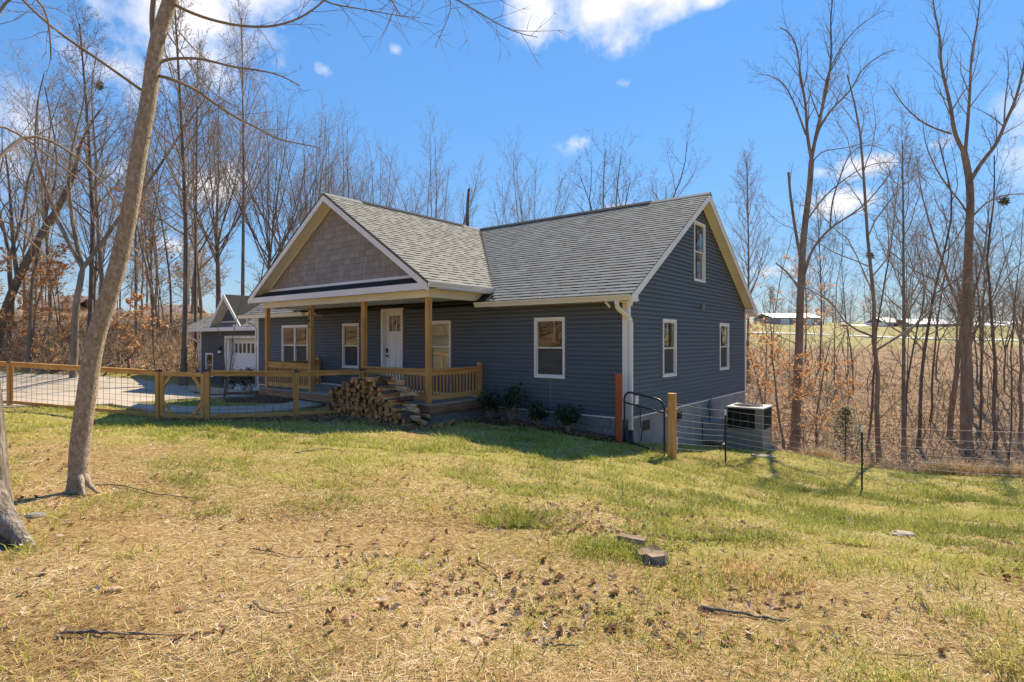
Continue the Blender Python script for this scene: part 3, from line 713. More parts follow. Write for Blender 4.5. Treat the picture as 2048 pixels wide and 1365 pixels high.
MB().prism([(-.40,E+.80),(-.12,E+.80),(-.1,E+1.0),(-.40,EZ-.04)], 'x', .235, .307).build('eave_return', M['white'], house)
# front eave: fascia, soffit, K gutter
def gutter(name, x0, x1, parent):
    m = MB().prism([(EAVE_Y-.0,EZ-.035),(EAVE_Y-.125,EZ-.02),(EAVE_Y-.12,EZ-.05),(EAVE_Y-.10,EZ-.075),(EAVE_Y-.075,EZ-.12),(EAVE_Y-.075,EZ-.135),(EAVE_Y-.0,EZ-.135)], 'x', x0, x1)
    return fixnormals(m.build(name, M['cream'], parent))
gutter('gutter', -3.93, .29, house); gutter('gutter', -16.0, -11.6, house)
MB().box(-3.62, .28, EAVE_Y+.001, EAVE_Y+.02, ST-.055, EZ-.03).box(-3.62, .28, EAVE_Y-.02, .0, ST-.06, ST-.035).build('soffit', M['cream'], house)
MB().box(-15.6, -11.05, EAVE_Y+.001, EAVE_Y+.02, ST-.055, EZ-.03).box(-15.6, -11.05, EAVE_Y-.02, .0, ST-.06, ST-.035).build('soffit', M['cream'], house)
for k in range(8):
    x = -3.45+k*.37
    MB().box(x, x+.05, EAVE_Y-.06, EAVE_Y+.05, EZ+.015, EZ+.035).build('gutter_clip', M['white'], house)
# downspout on the gable side of the corner
ds = MB(); X0, Y0 = .03, .06
pth = [(-.03,EAVE_Y-.03,EZ-.13),(-.03,EAVE_Y-.03,EZ-.22),(-.02,EAVE_Y+.02,EZ-.30),(.06,-.05,EZ-.46),(.085,.0,EZ-.56),(.085,.0,SB-.28)]
for i in range(len(pth)-1): ds.bar(pth[i], pth[i+1], .085, .07, up=(0,1,0))
ds.bar((-.03,EAVE_Y-.03,EZ-.15),(-.03,EAVE_Y-.03,EZ-.10), .11, .09, up=(0,1,0))
bevel(ds.build('downspout', M['white'], house), .012)
MB().bar((-.3,EAVE_Y-.02,EZ-.15), (-.27,EAVE_Y+.12,EZ-.25), .02, .05).build('gutter_bracket', M['white'], house)
MB().bar((.2,EAVE_Y-.02,EZ-.14),(.24,EAVE_Y+.12,EZ-.22), .02, .06).build('gutter_bracket', M['white'], house)
g_ = G(*Cf(.12,-.02))
MB().tube([(.085,.0,SB-.24),(.09,-.01,SB-.45),(.12,-.06,g_+.18),(.22,-.2,g_+.03)], .055, 10).build('downspout_boot', M['blackmetal'], house, smooth=True)
MB().tube([(-15.45,EAVE_Y,EZ-.14),(-15.45,EAVE_Y+.02,EZ-.28),(-15.45,-.1,EZ-.42),(-15.42,-.05,EZ-.52),(-15.42,-.05,-1.7+E)], .04, 8).build('downspout', M['white'], house, smooth=True)
# small vent block on the gable, outlet, cable
MB().box(.018, .09, 4.34, 4.42, .83+E, .98+E).build('wall_vent', M['hvac'], house)
MB().box(.02, .06, .28, .42, -1.38+E, -1.20+E).build('outlet_box', M['white'], house)
MB().tube([(.05,.38,-1.38+E),(.07,.5,-1.5+E),(.05,.52,-1.75+E),(.06,.6,-1.95+E),(.05,.56,-2.2+E)], .012, 6).build('cable', M['blackmetal'], house)

# ---- porch
PC = [-11.25, -8.87, -6.48, -4.10]; PY = -1.85
for i, x in enumerate(PC):
    c = MB().box(x-.058, x+.058, PY-.058, PY+.058, FL+.001, .99+E).build('porch_column', M['wood'], house, label='porch column with house number' if i == 1 else None)
    bevel(c, .006)
    if i == 1:
        for k, ch in enumerate('5683'):
            fc = bpy.data.curves.new('house_number', 'FONT'); fc.body = ch; fc.size = .15; fc.extrude = .004; fc.align_x = 'CENTER'; fc.materials.append(M['brass'])
            ft = bpy.data.objects.new('house_number', fc); COL.objects.link(ft); bpy.context.view_layer.update()
            fm = bpy.data.meshes.new_from_object(ft); bpy.data.objects.remove(ft)
            fo = bpy.data.objects.new('house_number', fm); COL.objects.link(fo); fo.parent = c
            fo.location = (x-.01, PY-.064, .99+E-.16-k*.165); fo.rotation_euler = (math.pi/2, 0, 0)
# beams clad in ribbed board, ceiling, fascia
bmz0, bmz1 = .99+E, 1.2+E
MB().box(-11.36, -4.0, -1.93, -1.77, bmz0, bmz1).build('porch_beam', M['cream'], house)
pb = MB(); x = -11.35
while x < -4.03: pb.box(x, x+.05, -1.938, -1.93, bmz0+.012, bmz1-.002); x += .075
pb.build('beadboard', M['cream'], house)
MB().box(-11.36, -11.2, -1.77, -.0, bmz0, bmz1).build('porch_beam', M['cream'], house)
MB().box(-4.16, -4.0, -1.77, -.0, bmz0, bmz1).build('porch_beam', M['cream'], house)
MB().box(-11.2, -4.16, -1.77, -.0, 1.03+E, 1.06+E).build('porch_ceiling', M['white'], house)
MB().box(-11.0, -4.16, -.03, -.0, .985+E, 1.03+E).build('frieze_trim', M['cream'], house)
MB().box(-11.87, -3.83, -2.12, -1.93, 1.15+E, 1.165+E).box(-4.0, -3.72, -1.93, .25, 1.17+E, 1.185+E).box(-12, -11.36, -1.93, .25, 1.17+E, 1.185+E).build('soffit', M['cream'], house)
for lx in (-9.4, -7.7, -5.3):
    MB().tube([(lx,-.95,1.03+E),(lx,-.95,1.022+E)], .07, 14).build('downlight', M['white'], house)
MB().box(-11.90, -3.80, -2.145, -2.12, 1.15+E, 1.305+E).build('fascia', M['white'], house)
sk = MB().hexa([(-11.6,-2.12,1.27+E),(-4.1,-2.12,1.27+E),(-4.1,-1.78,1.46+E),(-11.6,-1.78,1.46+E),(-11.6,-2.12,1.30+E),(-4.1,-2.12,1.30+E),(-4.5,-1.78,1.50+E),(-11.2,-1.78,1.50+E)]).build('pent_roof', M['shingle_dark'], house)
u = -11.6
while u < -4.1:
    w = rng.choice(TW); 
    for r, (o, z) in enumerate(((-2.125, 1.303), (-1.97, 1.39))):
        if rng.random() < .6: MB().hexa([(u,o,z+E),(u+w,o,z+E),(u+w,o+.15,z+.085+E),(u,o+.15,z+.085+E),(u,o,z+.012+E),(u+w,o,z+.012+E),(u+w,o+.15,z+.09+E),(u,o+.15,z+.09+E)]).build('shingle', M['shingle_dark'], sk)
    u += w
# barge boards
def gz_(x, off): return RZ-PIT*abs(x+7.85)-off
q = MB()
for (a, b) in ((PX0-.02, -7.85), (-7.85, PX1+.02)):
    q.hexa([(a,-2.15,gz_(a,.20)),(b,-2.15,gz_(b,.20)),(b,-2.12,gz_(b,.20)),(a,-2.12,gz_(a,.20)),(a,-2.15,gz_(a,.012)),(b,-2.15,gz_(b,.012)),(b,-2.12,gz_(b,.012)),(a,-2.12,gz_(a,.012))])
q.build('barge_board', M['white'], house)
q = MB()
for (a, b) in ((PX0+.05, -7.85), (-7.85, PX1-.05)):
    q.hexa([(a,-2.119,gz_(a,.17)),(b,-2.119,gz_(b,.17)),(b,-1.78,gz_(b,.17)),(a,-1.78,gz_(a,.17)),(a,-2.119,gz_(a,.15)),(b,-2.119,gz_(b,.15)),(b,-1.78,gz_(b,.15)),(a,-1.78,gz_(a,.15))])
q.build('soffit', M['cream'], house)
q = MB()
for (a, b) in ((PX0-.03, -7.85), (-7.85, PX1+.03)):
    q.hexa([(a,-2.16,gz_(a,.03)),(b,-2.16,gz_(b,.03)),(b,-2.13,gz_(b,.03)),(a,-2.13,gz_(a,.03)),(a,-2.16,gz_(a,-.004)),(b,-2.16,gz_(b,-.004)),(b,-2.13,gz_(b,-.004)),(a,-2.13,gz_(a,-.004))])
q.build('drip_edge', M['shingle_dark'], porch_roof)
# shake gable
gb = MB().prism([(-7.85-3.6,1.46+E),(-7.85+3.6,1.46+E),(-7.85,RZ-.15)], 'y', -1.74, -1.70)
gb.v = [(p[0], p[1], p[2]) for p in gb.v]
gable = fixnormals(gb.build('gable', M['shake'], house, label='taupe shake gable over the porch'))
MB().box(-7.85-3.55, -7.85+3.55, -1.80, -1.74, 1.49+E, 1.535+E).box(-7.85-3.5, -7.85+3.5, -1.785, -1.74, 1.535+E, 1.56+E).build('drip_trim', M['white'], gable)
z = 1.555+E; row = 0
while z < RZ-.25:
    hw = (RZ-.16-z)/PIT; x = -7.85-hw - rng.random()*.2
    while x < -7.85+hw:
        w = rng.choice([.13,.17,.2,.24,.27,.3]); a, b = max(x, -7.85-hw), min(x+w-.006, -7.85+hw)
        if b-a > .04:
            top = min(z+.165, 9); tk = rng.uniform(.018, .026)
            def cl(xx, zz): h2 = max(0, (RZ-.16-zz)/PIT); return max(-7.85-h2, min(-7.85+h2, xx))
            vs = [(a,-1.74-tk,z),(b,-1.74-tk,z),(cl(b,top),-1.748,top),(cl(a,top),-1.748,top),(a,-1.74,z),(b,-1.74,z)]
            obj('shake', mesh('shake', vs, [(0,1,2,3),(0,4,5,1),(0,3,4),(1,5,2)], M['shake']), gable)
        x += w
    z += .157; row += 1
q = MB()   # thin cream bead where the shakes meet the soffit
for (a, b) in ((-7.85-3.5, -7.85), (-7.85, -7.85+3.5)): q.bar((a,-1.79,gz_(a,.185)), (b,-1.79,gz_(b,.185)), .03, .02)
q.build('bead_trim', M['cream'], gable)
# porch gutter on the right eave
fixnormals(MB().prism([(PX1,PEZ-.02),(PX1+.12,PEZ-.01),(PX1+.115,PEZ-.04),(PX1+.08,PEZ-.085),(PX1+.07,PEZ-.12),(PX1,PEZ-.12)], 'y', -2.15, .34).build('gutter', M['white'], house))
for v_ in (): pass
# deck
dk = MB().box(-11.42, -3.93, -1.98, -.03, FL-.2, FL-.032).build('porch_floor', M['band'], house)
# boards run along Y (front to back)
x = -11.46; 
while x < -3.9:
    MB().box(x, min(x+.138, -3.9), -2.03, -.02, FL-.03, FL).build('deck_board', M['deck'], dk); x += .143
MB().box(-11.44, -3.915, -2.01, -1.981, FL-.21, FL-.031).build('rim_board', M['band'], dk)
MB().box(-3.929, -3.90, -2.01, -.04, FL-.21, FL-.031).build('rim_board', M['band'], dk)
pf = MB().box(-11.3, -4.02, -1.88, -.05, FL-.9, FL-.2).build('porch_foundation', M['mortar'], house)
bk = MB().box(-.004, .012, -.095, .095, -.028, .028).me('brick', M['block'])
for r in range(10):
    z = FL-.24-r*.066; y = -1.86+(.1 if r % 2 else .0)
    while y < -.08:
        if z+.03 > Gw(-4.02, y)-.05: obj('brick', bk, pf, loc=(-4.02, y+.1, z))
        y += .202
MB().box(-3.9, -3.86, -.06, -.02, FL-.14, FL+.02).build('ledger_flashing', M['white'], dk)
MB().box(-11.3, -4.2, -.045, -.022, FL+.002, FL+.05).build('ledger_flashing', M['white'], house)
def railing(a, b):
    a, b = Vector(a), Vector(b); d = (b-a).normalized(); r = MB()
    r.bar(a+Vector((0,0,.80-.02)), b+Vector((0,0,.80-.02)), .12, .036); r.bar(a+Vector((0,0,.70)), b+Vector((0,0,.70)), .04, .13)
    r.bar(a+Vector((0,0,.13)), b+Vector((0,0,.13)), .04, .12)
    ro = r.build('railing', M['wood_h'], house); n = max(2, int((b-a).length/.118)); L = (b-a).length
    me = MB().box(-.016, .016, -.016, .016, .0, .49).me('baluster', M['wood'])
    for k in range(n):
        p = a+d*(L*(k+.75)/(n+.5)); obj('baluster', me, ro, loc=(p.x, p.y, FL+.17))
railing((PC[0]+.058,PY,FL),(PC[1]-.058,PY,FL)); railing((PC[2]+.058,PY,FL),(PC[3]-.058,PY,FL))
railing((PC[3],PY+.058,FL),(PC[3],-.12,FL)); railing((PC[0],PY+.058,FL),(PC[0],-.12,FL))
for x in (PC[3], PC[0]):
    m = MB().box(x-.055, x+.055, -.12, -.03, FL+.001, FL+.87)
    m.tube([(x-.05,-.075,FL+.87),(x+.05,-.075,FL+.87)], .043, 12).build('railing_post', M['wood'], house)

# ------------------------------------------------------------------ garage
GY = 1.2; GE = .58+E; GP = .5; GFL = -2.2+E
gar = thing('garage', (-19, GY, GFL), 'lower slate blue garage left of the house with a white overhead door and small gablet', 'garage')
GW = (-22.5,-21.73,-.59,-1.72); GD = (-20.45,-17.0,.10,-2.25)
og = [(a+.02, b-.02, d+E+.02, c+E-.02) for a, b, c, d in (GW, GD)]
wall_with_boards('wall', gar, 'front', GY, 26, GFL+.02, og, lambda z: (-22.98, -15.4))
MB().box(-23.03, -22.93, GY-.034, GY, GFL, GE-.15).build('corner_board', M['white'], gar)
MB().box(-22.98, -22.9, GY+.13, GY+8, GFL-.3, GE-.1).build('wall', M['siding'], gar, label='plain side wall')
window(gar, 'front', GY, GW[0], GW[1], GW[3], GW[2], inner='dark', screen=False)
u0, u1, z1, z0 = GD[0], GD[1], GD[2]+E, GD[3]+E
MB().box(u0-.12, u0, GY-.036, GY+.05, z0, z1+.1).box(u0, u1, GY-.036, GY+.05, z1-.02, z1+.1).box(u0, u0+.22, GY-.0, GY+.3, z0, z1-.02).build('door_frame', M['white'], gar)
od = MB().box(u0+.22, u1, GY+.22, GY+.26, z0, z1-.66).box(u0+.22, u1, GY+.22, GY+.26, z1-.24, z1-.0)
x = u0+.22
gp_ = []
while x < u1-.1:
    od.box(x, x+.1, GY+.22, GY+.26, z1-.66, z1-.24); gp_.append((x+.1, min(x+.37, u1))); x += .37
od = od.build('overhead_door', M['doorwhite'], gar)
for a, b in gp_: MB().box(a, b, GY+.25, GY+.255, z1-.66, z1-.24).build('pane', M['glass'], od)
for k in range(3): MB().box(u0+.22, u1, GY+.212, GY+.22, z0+.45+k*.5, z0+.47+k*.5).build('panel_ridge', M['doorwhite'], od)
MB().box(u0+.2, u1, GY+.6, GY+.62, z0, z1).build('garage_interior', M['blinds'], gar)
GX0, GX1 = -24.0, -15.45
gr_ = MB()
gr_.hexa([(GX0,GY-.42,GE-.05),(GX1,GY-.42,GE-.05),(GX1,GY+4.2,GE+4.62*GP-.05),(GX0,GY+4.2,GE+4.62*GP-.05),(GX0,GY-.42,GE),(GX1,GY-.42,GE),(GX1,GY+4.2,GE+4.62*GP),(GX0,GY+4.2,GE+4.62*GP)])
gr_.hexa([(GX0,GY+4.2,GE+4.62*GP-.05),(GX1,GY+4.2,GE+4.62*GP-.05),(GX1,GY+8.8,GE-.05),(GX0,GY+8.8,GE-.05),(GX0,GY+4.2,GE+4.62*GP),(GX1,GY+4.2,GE+4.62*GP),(GX1,GY+8.8,GE),(GX0,GY+8.8,GE)])
groof = gr_.build('roof', M['shingle_dark'], gar)
a2 = math.atan(GP); c2, s2 = math.cos(a2), math.sin(a2)
shingle_plane(groof, lambda u, s: (u, GY-.43+s*c2, GE+.003+s*s2), int(4.62/c2/EXP), lambda a, b: [(GX0, GX1)], (a2, 0, 0), None, 0)
MB().box(GX0, GX1, GY-.5, GY-.42, GE-.17, GE-.01).build('gutter', M['white'], gar)
MB().box(GX0+.1, GX1, GY-.42, GY, GE-.17, GE-.15).build('soffit', M['cream'], gar)
MB().box(GX0+1.85, GX0+2.15, GY-.52, GY-.44, GE-.02, GE+.07).build('gutter_clip', M['white'], gar)
MB().box(-18.75, -18.35, GY-.52, GY-.44, GE-.02, GE+.10).build('gutter_clip', M['white'], gar)
MB().tube([(-23.6,GY-.44,GE-.17),(-23.58,GY-.4,GE-.35),(-23.15,GY-.12,GE-.62),(-23.08,GY-.05,GE-.75),(-23.08,GY-.05,GFL)], .045, 8).build('downspout', M['white'], gar, smooth=True)
# gablet
gx, gh, gw = -19.8, 2.02+E, 1.5; gb0 = GE+.02; gp2 = (gh-gb0)/gw; yb = GY+2.6
for sgn in (-1, 1):
    MB().hexa([(gx+sgn*gw,GY-.40,gb0-.06),(gx,GY-.40,gh-.06),(gx,yb+1,gh-.06),(gx+sgn*gw,GY+.3,gb0-.06),(gx+sgn*gw,GY-.40,gb0),(gx,GY-.40,gh),(gx,yb+1,gh),(gx+sgn*gw,GY+.3,gb0)]).build('gablet_roof', M['shingle_dark'], gar)
    MB().hexa([(gx+sgn*gw,GY-.44,gb0-.16),(gx,GY-.44,gh-.22),(gx,GY-.40,gh-.22),(gx+sgn*gw,GY-.40,gb0-.16),(gx+sgn*gw,GY-.44,gb0+.01),(gx,GY-.44,gh+.01),(gx,GY-.40,gh+.01),(gx+sgn*gw,GY-.40,gb0+.01)]).build('barge_board', M['white'], gar)
    MB().hexa([(gx+sgn*gw,GY-.40,gb0-.15),(gx,GY-.40,gh-.2),(gx,GY+.0,gh-.2),(gx+sgn*gw,GY+.0,gb0-.15),(gx+sgn*gw,GY-.40,gb0-.13),(gx,GY-.40,gh-.18),(gx,GY+.0,gh-.18),(gx+sgn*gw,GY+.0,gb0-.13)]).build('soffit', M['cream'], gar)
rws = 12
gw_ = MB().prism([(gx-gw,gb0),(gx+gw,gb0),(gx,gh-.1)], 'y', GY-.02, GY+.02).build('gable', M['siding'], gar)
for i in range(rws):
    z = gb0+.25+i*.1016; hw = (gh-.15-z)/gp2
    if hw > .05: MB().box(gx-hw, gx+hw, GY-.038, GY-.02, z, z+.06).build('siding_board', M['siding'], gw_)
MB().box(gx-gw+.2, gx+gw-.2, GY-.06, GY-.02, gb0+.2, gb0+.25).build('drip_trim', M['white'], gw_)
MB().box(-20.95, -20.8, GY-.12, GY-.02, -.34+E, -.29+E).tube([(-20.87,GY-.10,-.36+E),(-20.87,GY-.10,-.42+E),(-20.87,GY-.10,-.60+E),(-20.87,GY-.10,-.64+E)], [.05,.09,.07,.02], 10).build('wall_lantern', [M['blackmetal']], gar)
MB().tube([(-20.87,GY-.10,-.43+E),(-20.87,GY-.10,-.58+E)], .085, 10).build('lantern_glass', M['doorwhite'], gar)

# ------------------------------------------------------------------ timber fence with wire panels
def fpt(px, py, Z): return Vector(at(px, py, Z))
posts = [(-95,720,800,15.6),(20,726,812,14.2),(317,743,838,12.4),(414,743,843,11.8),(592,745,836,13.1),(723,741,806,14.25)]
fence = thing('timber_fence', ground_pt(317, 12.4), 'low pine post-and-rail fence with square wire panels running from the driveway to the porch', 'fence')
pp = []
for i, (px, yt, yb, Z) in enumerate(posts):
    b = Vector(ground_pt(px, Z)); top = fpt(px, yt, Z).z; pp.append((b, top))
    dn = (Vector(ground_pt(posts[min(i+1, 5)][0], posts[min(i+1, 5)][3]))-Vector(ground_pt(posts[max(i-1, 0)][0], posts[max(i-1, 0)][3]))); a = math.atan2(dn.y, dn.x)
    o = MB().box(-.05, .05, -.05, .05, -.2, top-b.z).build('post', M['wood'], fence, loc=b, rot=(0, 0, a)); bevel(o, .005)
    if i in (1, 2, 3, 4, 5):
        MB().box(-.062, .062, -.062, .062, top-b.z, top-b.z+.018).hexa([(-.055,-.055,top-b.z+.018),(.055,-.055,top-b.z+.018),(.055,.055,top-b.z+.018),(-.055,.055,top-b.z+.018),(-.02,-.02,top-b.z+.045),(.02,-.02,top-b.z+.045),(.02,.02,top-b.z+.045),(-.02,.02,top-b.z+.045)]).build('post_cap', M['blackmetal'], fence, loc=b, rot=(0, 0, a))
for i, j in ((0, 1), (1, 2), (3, 4), (4, 5)):
    (b0, t0), (b1, t1) = pp[i], pp[j]; d = (b1-b0); d.z = 0; L = d.length; d.normalize(); up = Vector((0, 0, 1))
    nrm = Vector((d.y, -d.x, 0))
    p0 = Vector((b0.x, b0.y, t0-.055))+d*.052; p1 = Vector((b1.x, b1.y, t1-.055))-d*.052
    MB().bar(p0, p1, .038, .085).build('top_rail', M['wood_h'], fence)
    MB().bar(p0+Vector((0,0,.062)), p1+Vector((0,0,.062)), .09, .03).build('cap_rail', M['wood_h'], fence)
    g0, g1 = b0.z+.10, b1.z+.10
    q0 = Vector((b0.x, b0.y, g0))+d*.052; q1 = Vector((b1.x, b1.y, g1))-d*.052
    MB().bar(q0, q1, .038, .08).build('bottom_rail', M['wood_h'], fence)
    if i == 1: 
        MB().bar(q0+d*.02+Vector((0,0,.04)), p0+d*.02-Vector((0,0,.04)), .04, .04).build('side_batten', M['wood'], fence)
    wm = MB(); n = int(L/.205)
    for k in range(1, n+1):
        t = k/(n+.6); wm.bar(q0.lerp(q1, t)+nrm*.0, p0.lerp(p1, t), .0055, .0055)
    H = (p0.z-q0.z); m_ = int(H/.14)
    for k in range(1, m_+1):
        t = k/(m_+1); wm.bar(q0.lerp(p0, t)+nrm*.006, q1.lerp(p1, t)+nrm*.006, .0055, .0055)
    wm.build('wire_panel', M['darkwire'], fence, kind='stuff')
# gate
(b0, t0), (b1, t1) = pp[2], pp[3]; d = b1-b0; d.z = 0; L = d.length; d.normalize(); nrm = Vector((d.y, -d.x, 0))
gate = thing('garden_gate', (b0+b1)/2, 'square pine garden gate with diagonal corner braces between two capped posts', 'gate')
A = Vector((b0.x, b0.y, 0))+d*.075; Bq = Vector((b1.x, b1.y, 0))-d*.075; zt = (t0+t1)/2-.06; zb = (b0.z+b1.z)/2+.09
def gp(t, z): p = A.lerp(Bq, t); p.z = z; return p
LL = (Bq-A).length
for k in (0, 1): t = .05/LL if k == 0 else 1-.05/LL; MB().bar(gp(t, zb-.03), gp(t, zt+.03), .09, .038, up=nrm).build('stile', M['wood'], gate)
for z in (zb, zt): MB().bar(gp(.096/LL, z), gp(1-.096/LL, z), .038, .09).build('rail', M['wood_h'], gate)
for (t, z, t2, z2) in ((.10/LL, zt-.28, .34/LL, zt-.03), (1-.10/LL, zt-.28, 1-.34/LL, zt-.03), (.10/LL, zb+.28, .34/LL, zb+.03), (1-.10/LL, zb+.28, 1-.34/LL, zb+.03)):
    MB().bar(gp(t, z)+nrm*.004, gp(t2, z2)+nrm*.004, .03, .075, up=(0,0,1)).build('brace', M['wood_h'], gate)
wm = MB()
for k in range(1, 5): wm.bar(gp(k/5, zb), gp(k/5, zt), .0055, .0055)
for k in range(1, 5): wm.bar(gp(.05, zb+(zt-zb)*k/5)+nrm*.006, gp(.95, zb+(zt-zb)*k/5)+nrm*.006, .0055, .0055)
wm.build('wire_panel', M['darkwire'], gate, kind='stuff')

# ------------------------------------------------------------------ posts, metal gate and wire fence on the right
def gbase(px, Z): return Vector(ground_pt(px, Z))
b = gbase(1237, 11.75); top = fpt(1237, 747, 11.75).z
rp = MB().box(-.066, .066, -.05, .05, -.2, top-b.z).build('timber_post', M['redpost'], None, loc=b, rot=(0, 0, TH-.1), label='rust red painted post at the house corner beside the white downspout', cat='post'); bevel(rp, .005)
PR = b
b = gbase(1344, 10.9); top = fpt(1344, 787, 10.9).z
wp = MB().tube([(0,0,-.2),(0,0,top-b.z-.005),(0,0,top-b.z)], [.088,.086,.082], 18).build('timber_post', M['wood'], None, loc=b, label='golden round timber post with an orange strap holding the black gate', cat='post', smooth=False)
PWd = b; PWt = top
# metal gate
G0 = fpt(1249, 0, 11.75); G1 = fpt(1329, 0, 11.05)
zb0 = Vector(gbase(1249, 11.75)).z+.06; zb1 = Vector(gbase(1329, 11.05)).z+.05
h = 1.03
mg = thing('tube_gate', (G0.x, G0.y, zb0), 'black round-cornered tube gate with wire mesh between the red and golden posts', 'gate')
d = Vector((G1.x-G0.x, G1.y-G0.y, 0)); L = d.length; d.normalize()
def mp_(t, z): 
    p = Vector((G0.x, G0.y, 0)).lerp(Vector((G1.x, G1.y, 0)), t); p.z = zb0+(zb1-zb0)*t+z; return p
arc = []
R_ = .17; zt0 = h
pts = [mp_(0, 0), mp_(0, .3), mp_(0, h-R_)]
for k in range(1, 6): a = math.pi/2*k/5; pts.append(mp_(R_*(1-math.cos(a))/L, h-R_+R_*math.sin(a)))
for k in range(0, 6): a = math.pi/2*k/5; pts.append(mp_(1-R_*(1-math.sin(a))/L, h-R_+R_*math.cos(a)))
pts += [mp_(1, .3), mp_(1, -.06)]
MB().tube(pts, .021, 10).build('gate_frame', M['blackmetal'], mg, smooth=True)
MB().tube([mp_(0, .0), mp_(1, .0)], .019, 10).build('bottom_bar', M['blackmetal'], mg, smooth=True)
MB().tube([mp_(0, h*.77), mp_(1, h*.77)], .016, 10).build('middle_bar', M['blackmetal'], mg, smooth=True)
MB().tube([mp_(.02, h-.2), mp_(-.07, h-.2)], .01, 6).build('hinge', M['blackmetal'], mg)
wm = MB()
for k in range(1, 20): wm.bar(mp_(k/20, 0), mp_(k/20, h*.77), .003, .003)
for k in range(1, 15): wm.bar(mp_(0, h*.77*k/15), mp_(1, h*.77*k/15), .003, .003)
wm.build('wire_mesh', M['blackmetal'], mg, kind='stuff')
z = fpt(1344, 818, 10.9).z
c_ = Vector((PWd.x, PWd.y, z)); rg = [c_+Vector((math.cos(a)*.095, math.sin(a)*.095, .004*math.sin(3*a))) for a in [i*math.pi/10 for i in range(21)]]
st = MB().tube(rg, .009, 6, cap=False).tube([c_+Vector((-.09,-.0,0)), mp_(1, h*.78)+Vector((.01,0,.02)), mp_(1, h*.74)], .012, 6)
obj('strap', st.me('strap', M['orange']), None, label='orange ratchet strap looped round the golden post', cat='strap')
MB().hexa([(0,0,0),(.05,0,.01),(.05,.01,.01),(0,.01,0),(-.01,0,.07),(.02,0,.08),(.02,.01,.08),(-.01,.01,.07)]).build('plastic_tag', M['white'], None, loc=mp_(1, h*.70), label='small white tag hanging from the gate latch', cat='tag')
# wire fence
T1 = (1451, 12.6); T2 = (1724, 10.7); T3 = (2330, 8.0)
wf = thing('wire_fence', gbase(1600, 11.5), 'field wire fence strung on dark steel posts across the right side of the yard', 'fence')
fp = [(PWd.x, PWd.y, PWt-.18, PWd.z+.10)]
for (px, Z), yt in ((T1, 820), (T2, 852), (T3, None)):
    b = gbase(px, Z); top = b.z+1.22 if yt is None else fpt(px, yt, Z).z
    m = MB().bar(b-Vector((0,0,.25)), (b.x,b.y,top-.12), .035, .006, up=(SR,-CR,0)).bar(b-Vector((0,0,.25)), (b.x,b.y,top-.12), .006, .035, up=(SR,-CR,0))
    po = m.build('steel_post', M['tpost'], wf); MB().bar((b.x,b.y,top-.12),(b.x,b.y,top),.037,.012, up=(SR,-CR,0)).build('post_tip', M['white'], po)
    fp.append((b.x, b.y, top-.02, b.z+.16))
wm = MB(); wr = random.Random(3)
NW = [0, .17, .31, .44, .56, .68, .79, .9]
for a, b in zip(fp[:-1], fp[1:]):
    L = math.hypot(b[0]-a[0], b[1]-a[1]); n = int(L/.16)
    for f_ in NW:
        p = []
        for k in range(0, 13):
            t = k/12; zt_ = a[2]+(b[2]-a[2])*t; zb_ = a[3]+(b[3]-a[3])*t
            p.append((a[0]+(b[0]-a[0])*t, a[1]+(b[1]-a[1])*t, zt_-(zt_-zb_)*f_ - .02*math.sin(math.pi*t)+wr.uniform(-.004, .004)))
        wm.tube(p, .0022, 3, cap=False)
    for k in range(1, n):
        t = k/n; zt_ = a[2]+(b[2]-a[2])*t-.02*math.sin(math.pi*t); zb_ = a[3]+(b[3]-a[3])*t
        x, y = a[0]+(b[0]-a[0])*t, a[1]+(b[1]-a[1])*t; zb9 = zt_-(zt_-zb_)*.9
        wm.bar((x, y, zb9), (x+wr.uniform(-.01,.01), y, zt_), .0024, .0024)
wm.build('field_wire', M['wire'], wf, kind='stuff')

# ------------------------------------------------------------------ heat pump unit
hz0 = -2.90+E; hz1 = -1.77+E; ux0, ux1, uy0, uy1 = .55, 1.53, 4.64, 5.62
hp = thing('heat_pump', (1.04, 5.1, hz0), 'grey packaged heat pump standing by the gable wall, pale top with round fan grille', 'heat pump')
t = .05
cb = MB().box(ux0, ux1, uy0+.0, uy1, hz0, hz0+.08)
cb.box(ux0+.01, ux1-.01, uy0+.01, uy1-.01, hz0+.08, hz0+.55)
for (a, b) in ((ux0+.01, ux0+.06), (ux1-.20, ux1-.01)): cb.box(a, b, uy0+.01, uy0+.05, hz0+.55, hz1-.04)
cb.box(ux1-.05, ux1-.01, uy0+.05, uy0+.12, hz0+.55, hz1-.04).box(ux0+.01, ux0+.05, uy1-.06, uy1-.01, hz0+.55, hz1-.04).box(ux1-.06, ux1-.01, uy1-.06, uy1-.01, hz0+.55, hz1-.04)
cab = cb.build('cabinet', M['hvac'], hp)
MB().box(ux0+.07, ux1-.035, uy0+.055, uy1-.07, hz0+.56, hz1-.06).build('coil', M['dark'], hp)
gl = MB()
for k in range(16): z = hz0+.58+k*.032; gl.box(ux0+.06, ux1-.2, uy0+.035, uy0+.042, z, z+.008); gl.box(ux1-.03, ux1-.022, uy0+.12, uy1-.06, z, z+.008)
gl.build('louvre_grille', M['blackmetal'], hp, kind='stuff')
tpb = MB().box(ux0-.01, ux1+.01, uy0-.01, uy1+.01, hz1-.04, hz1)
tp = tpb.build('top_panel', M['hvactop'], hp); bevel(tp, .01)
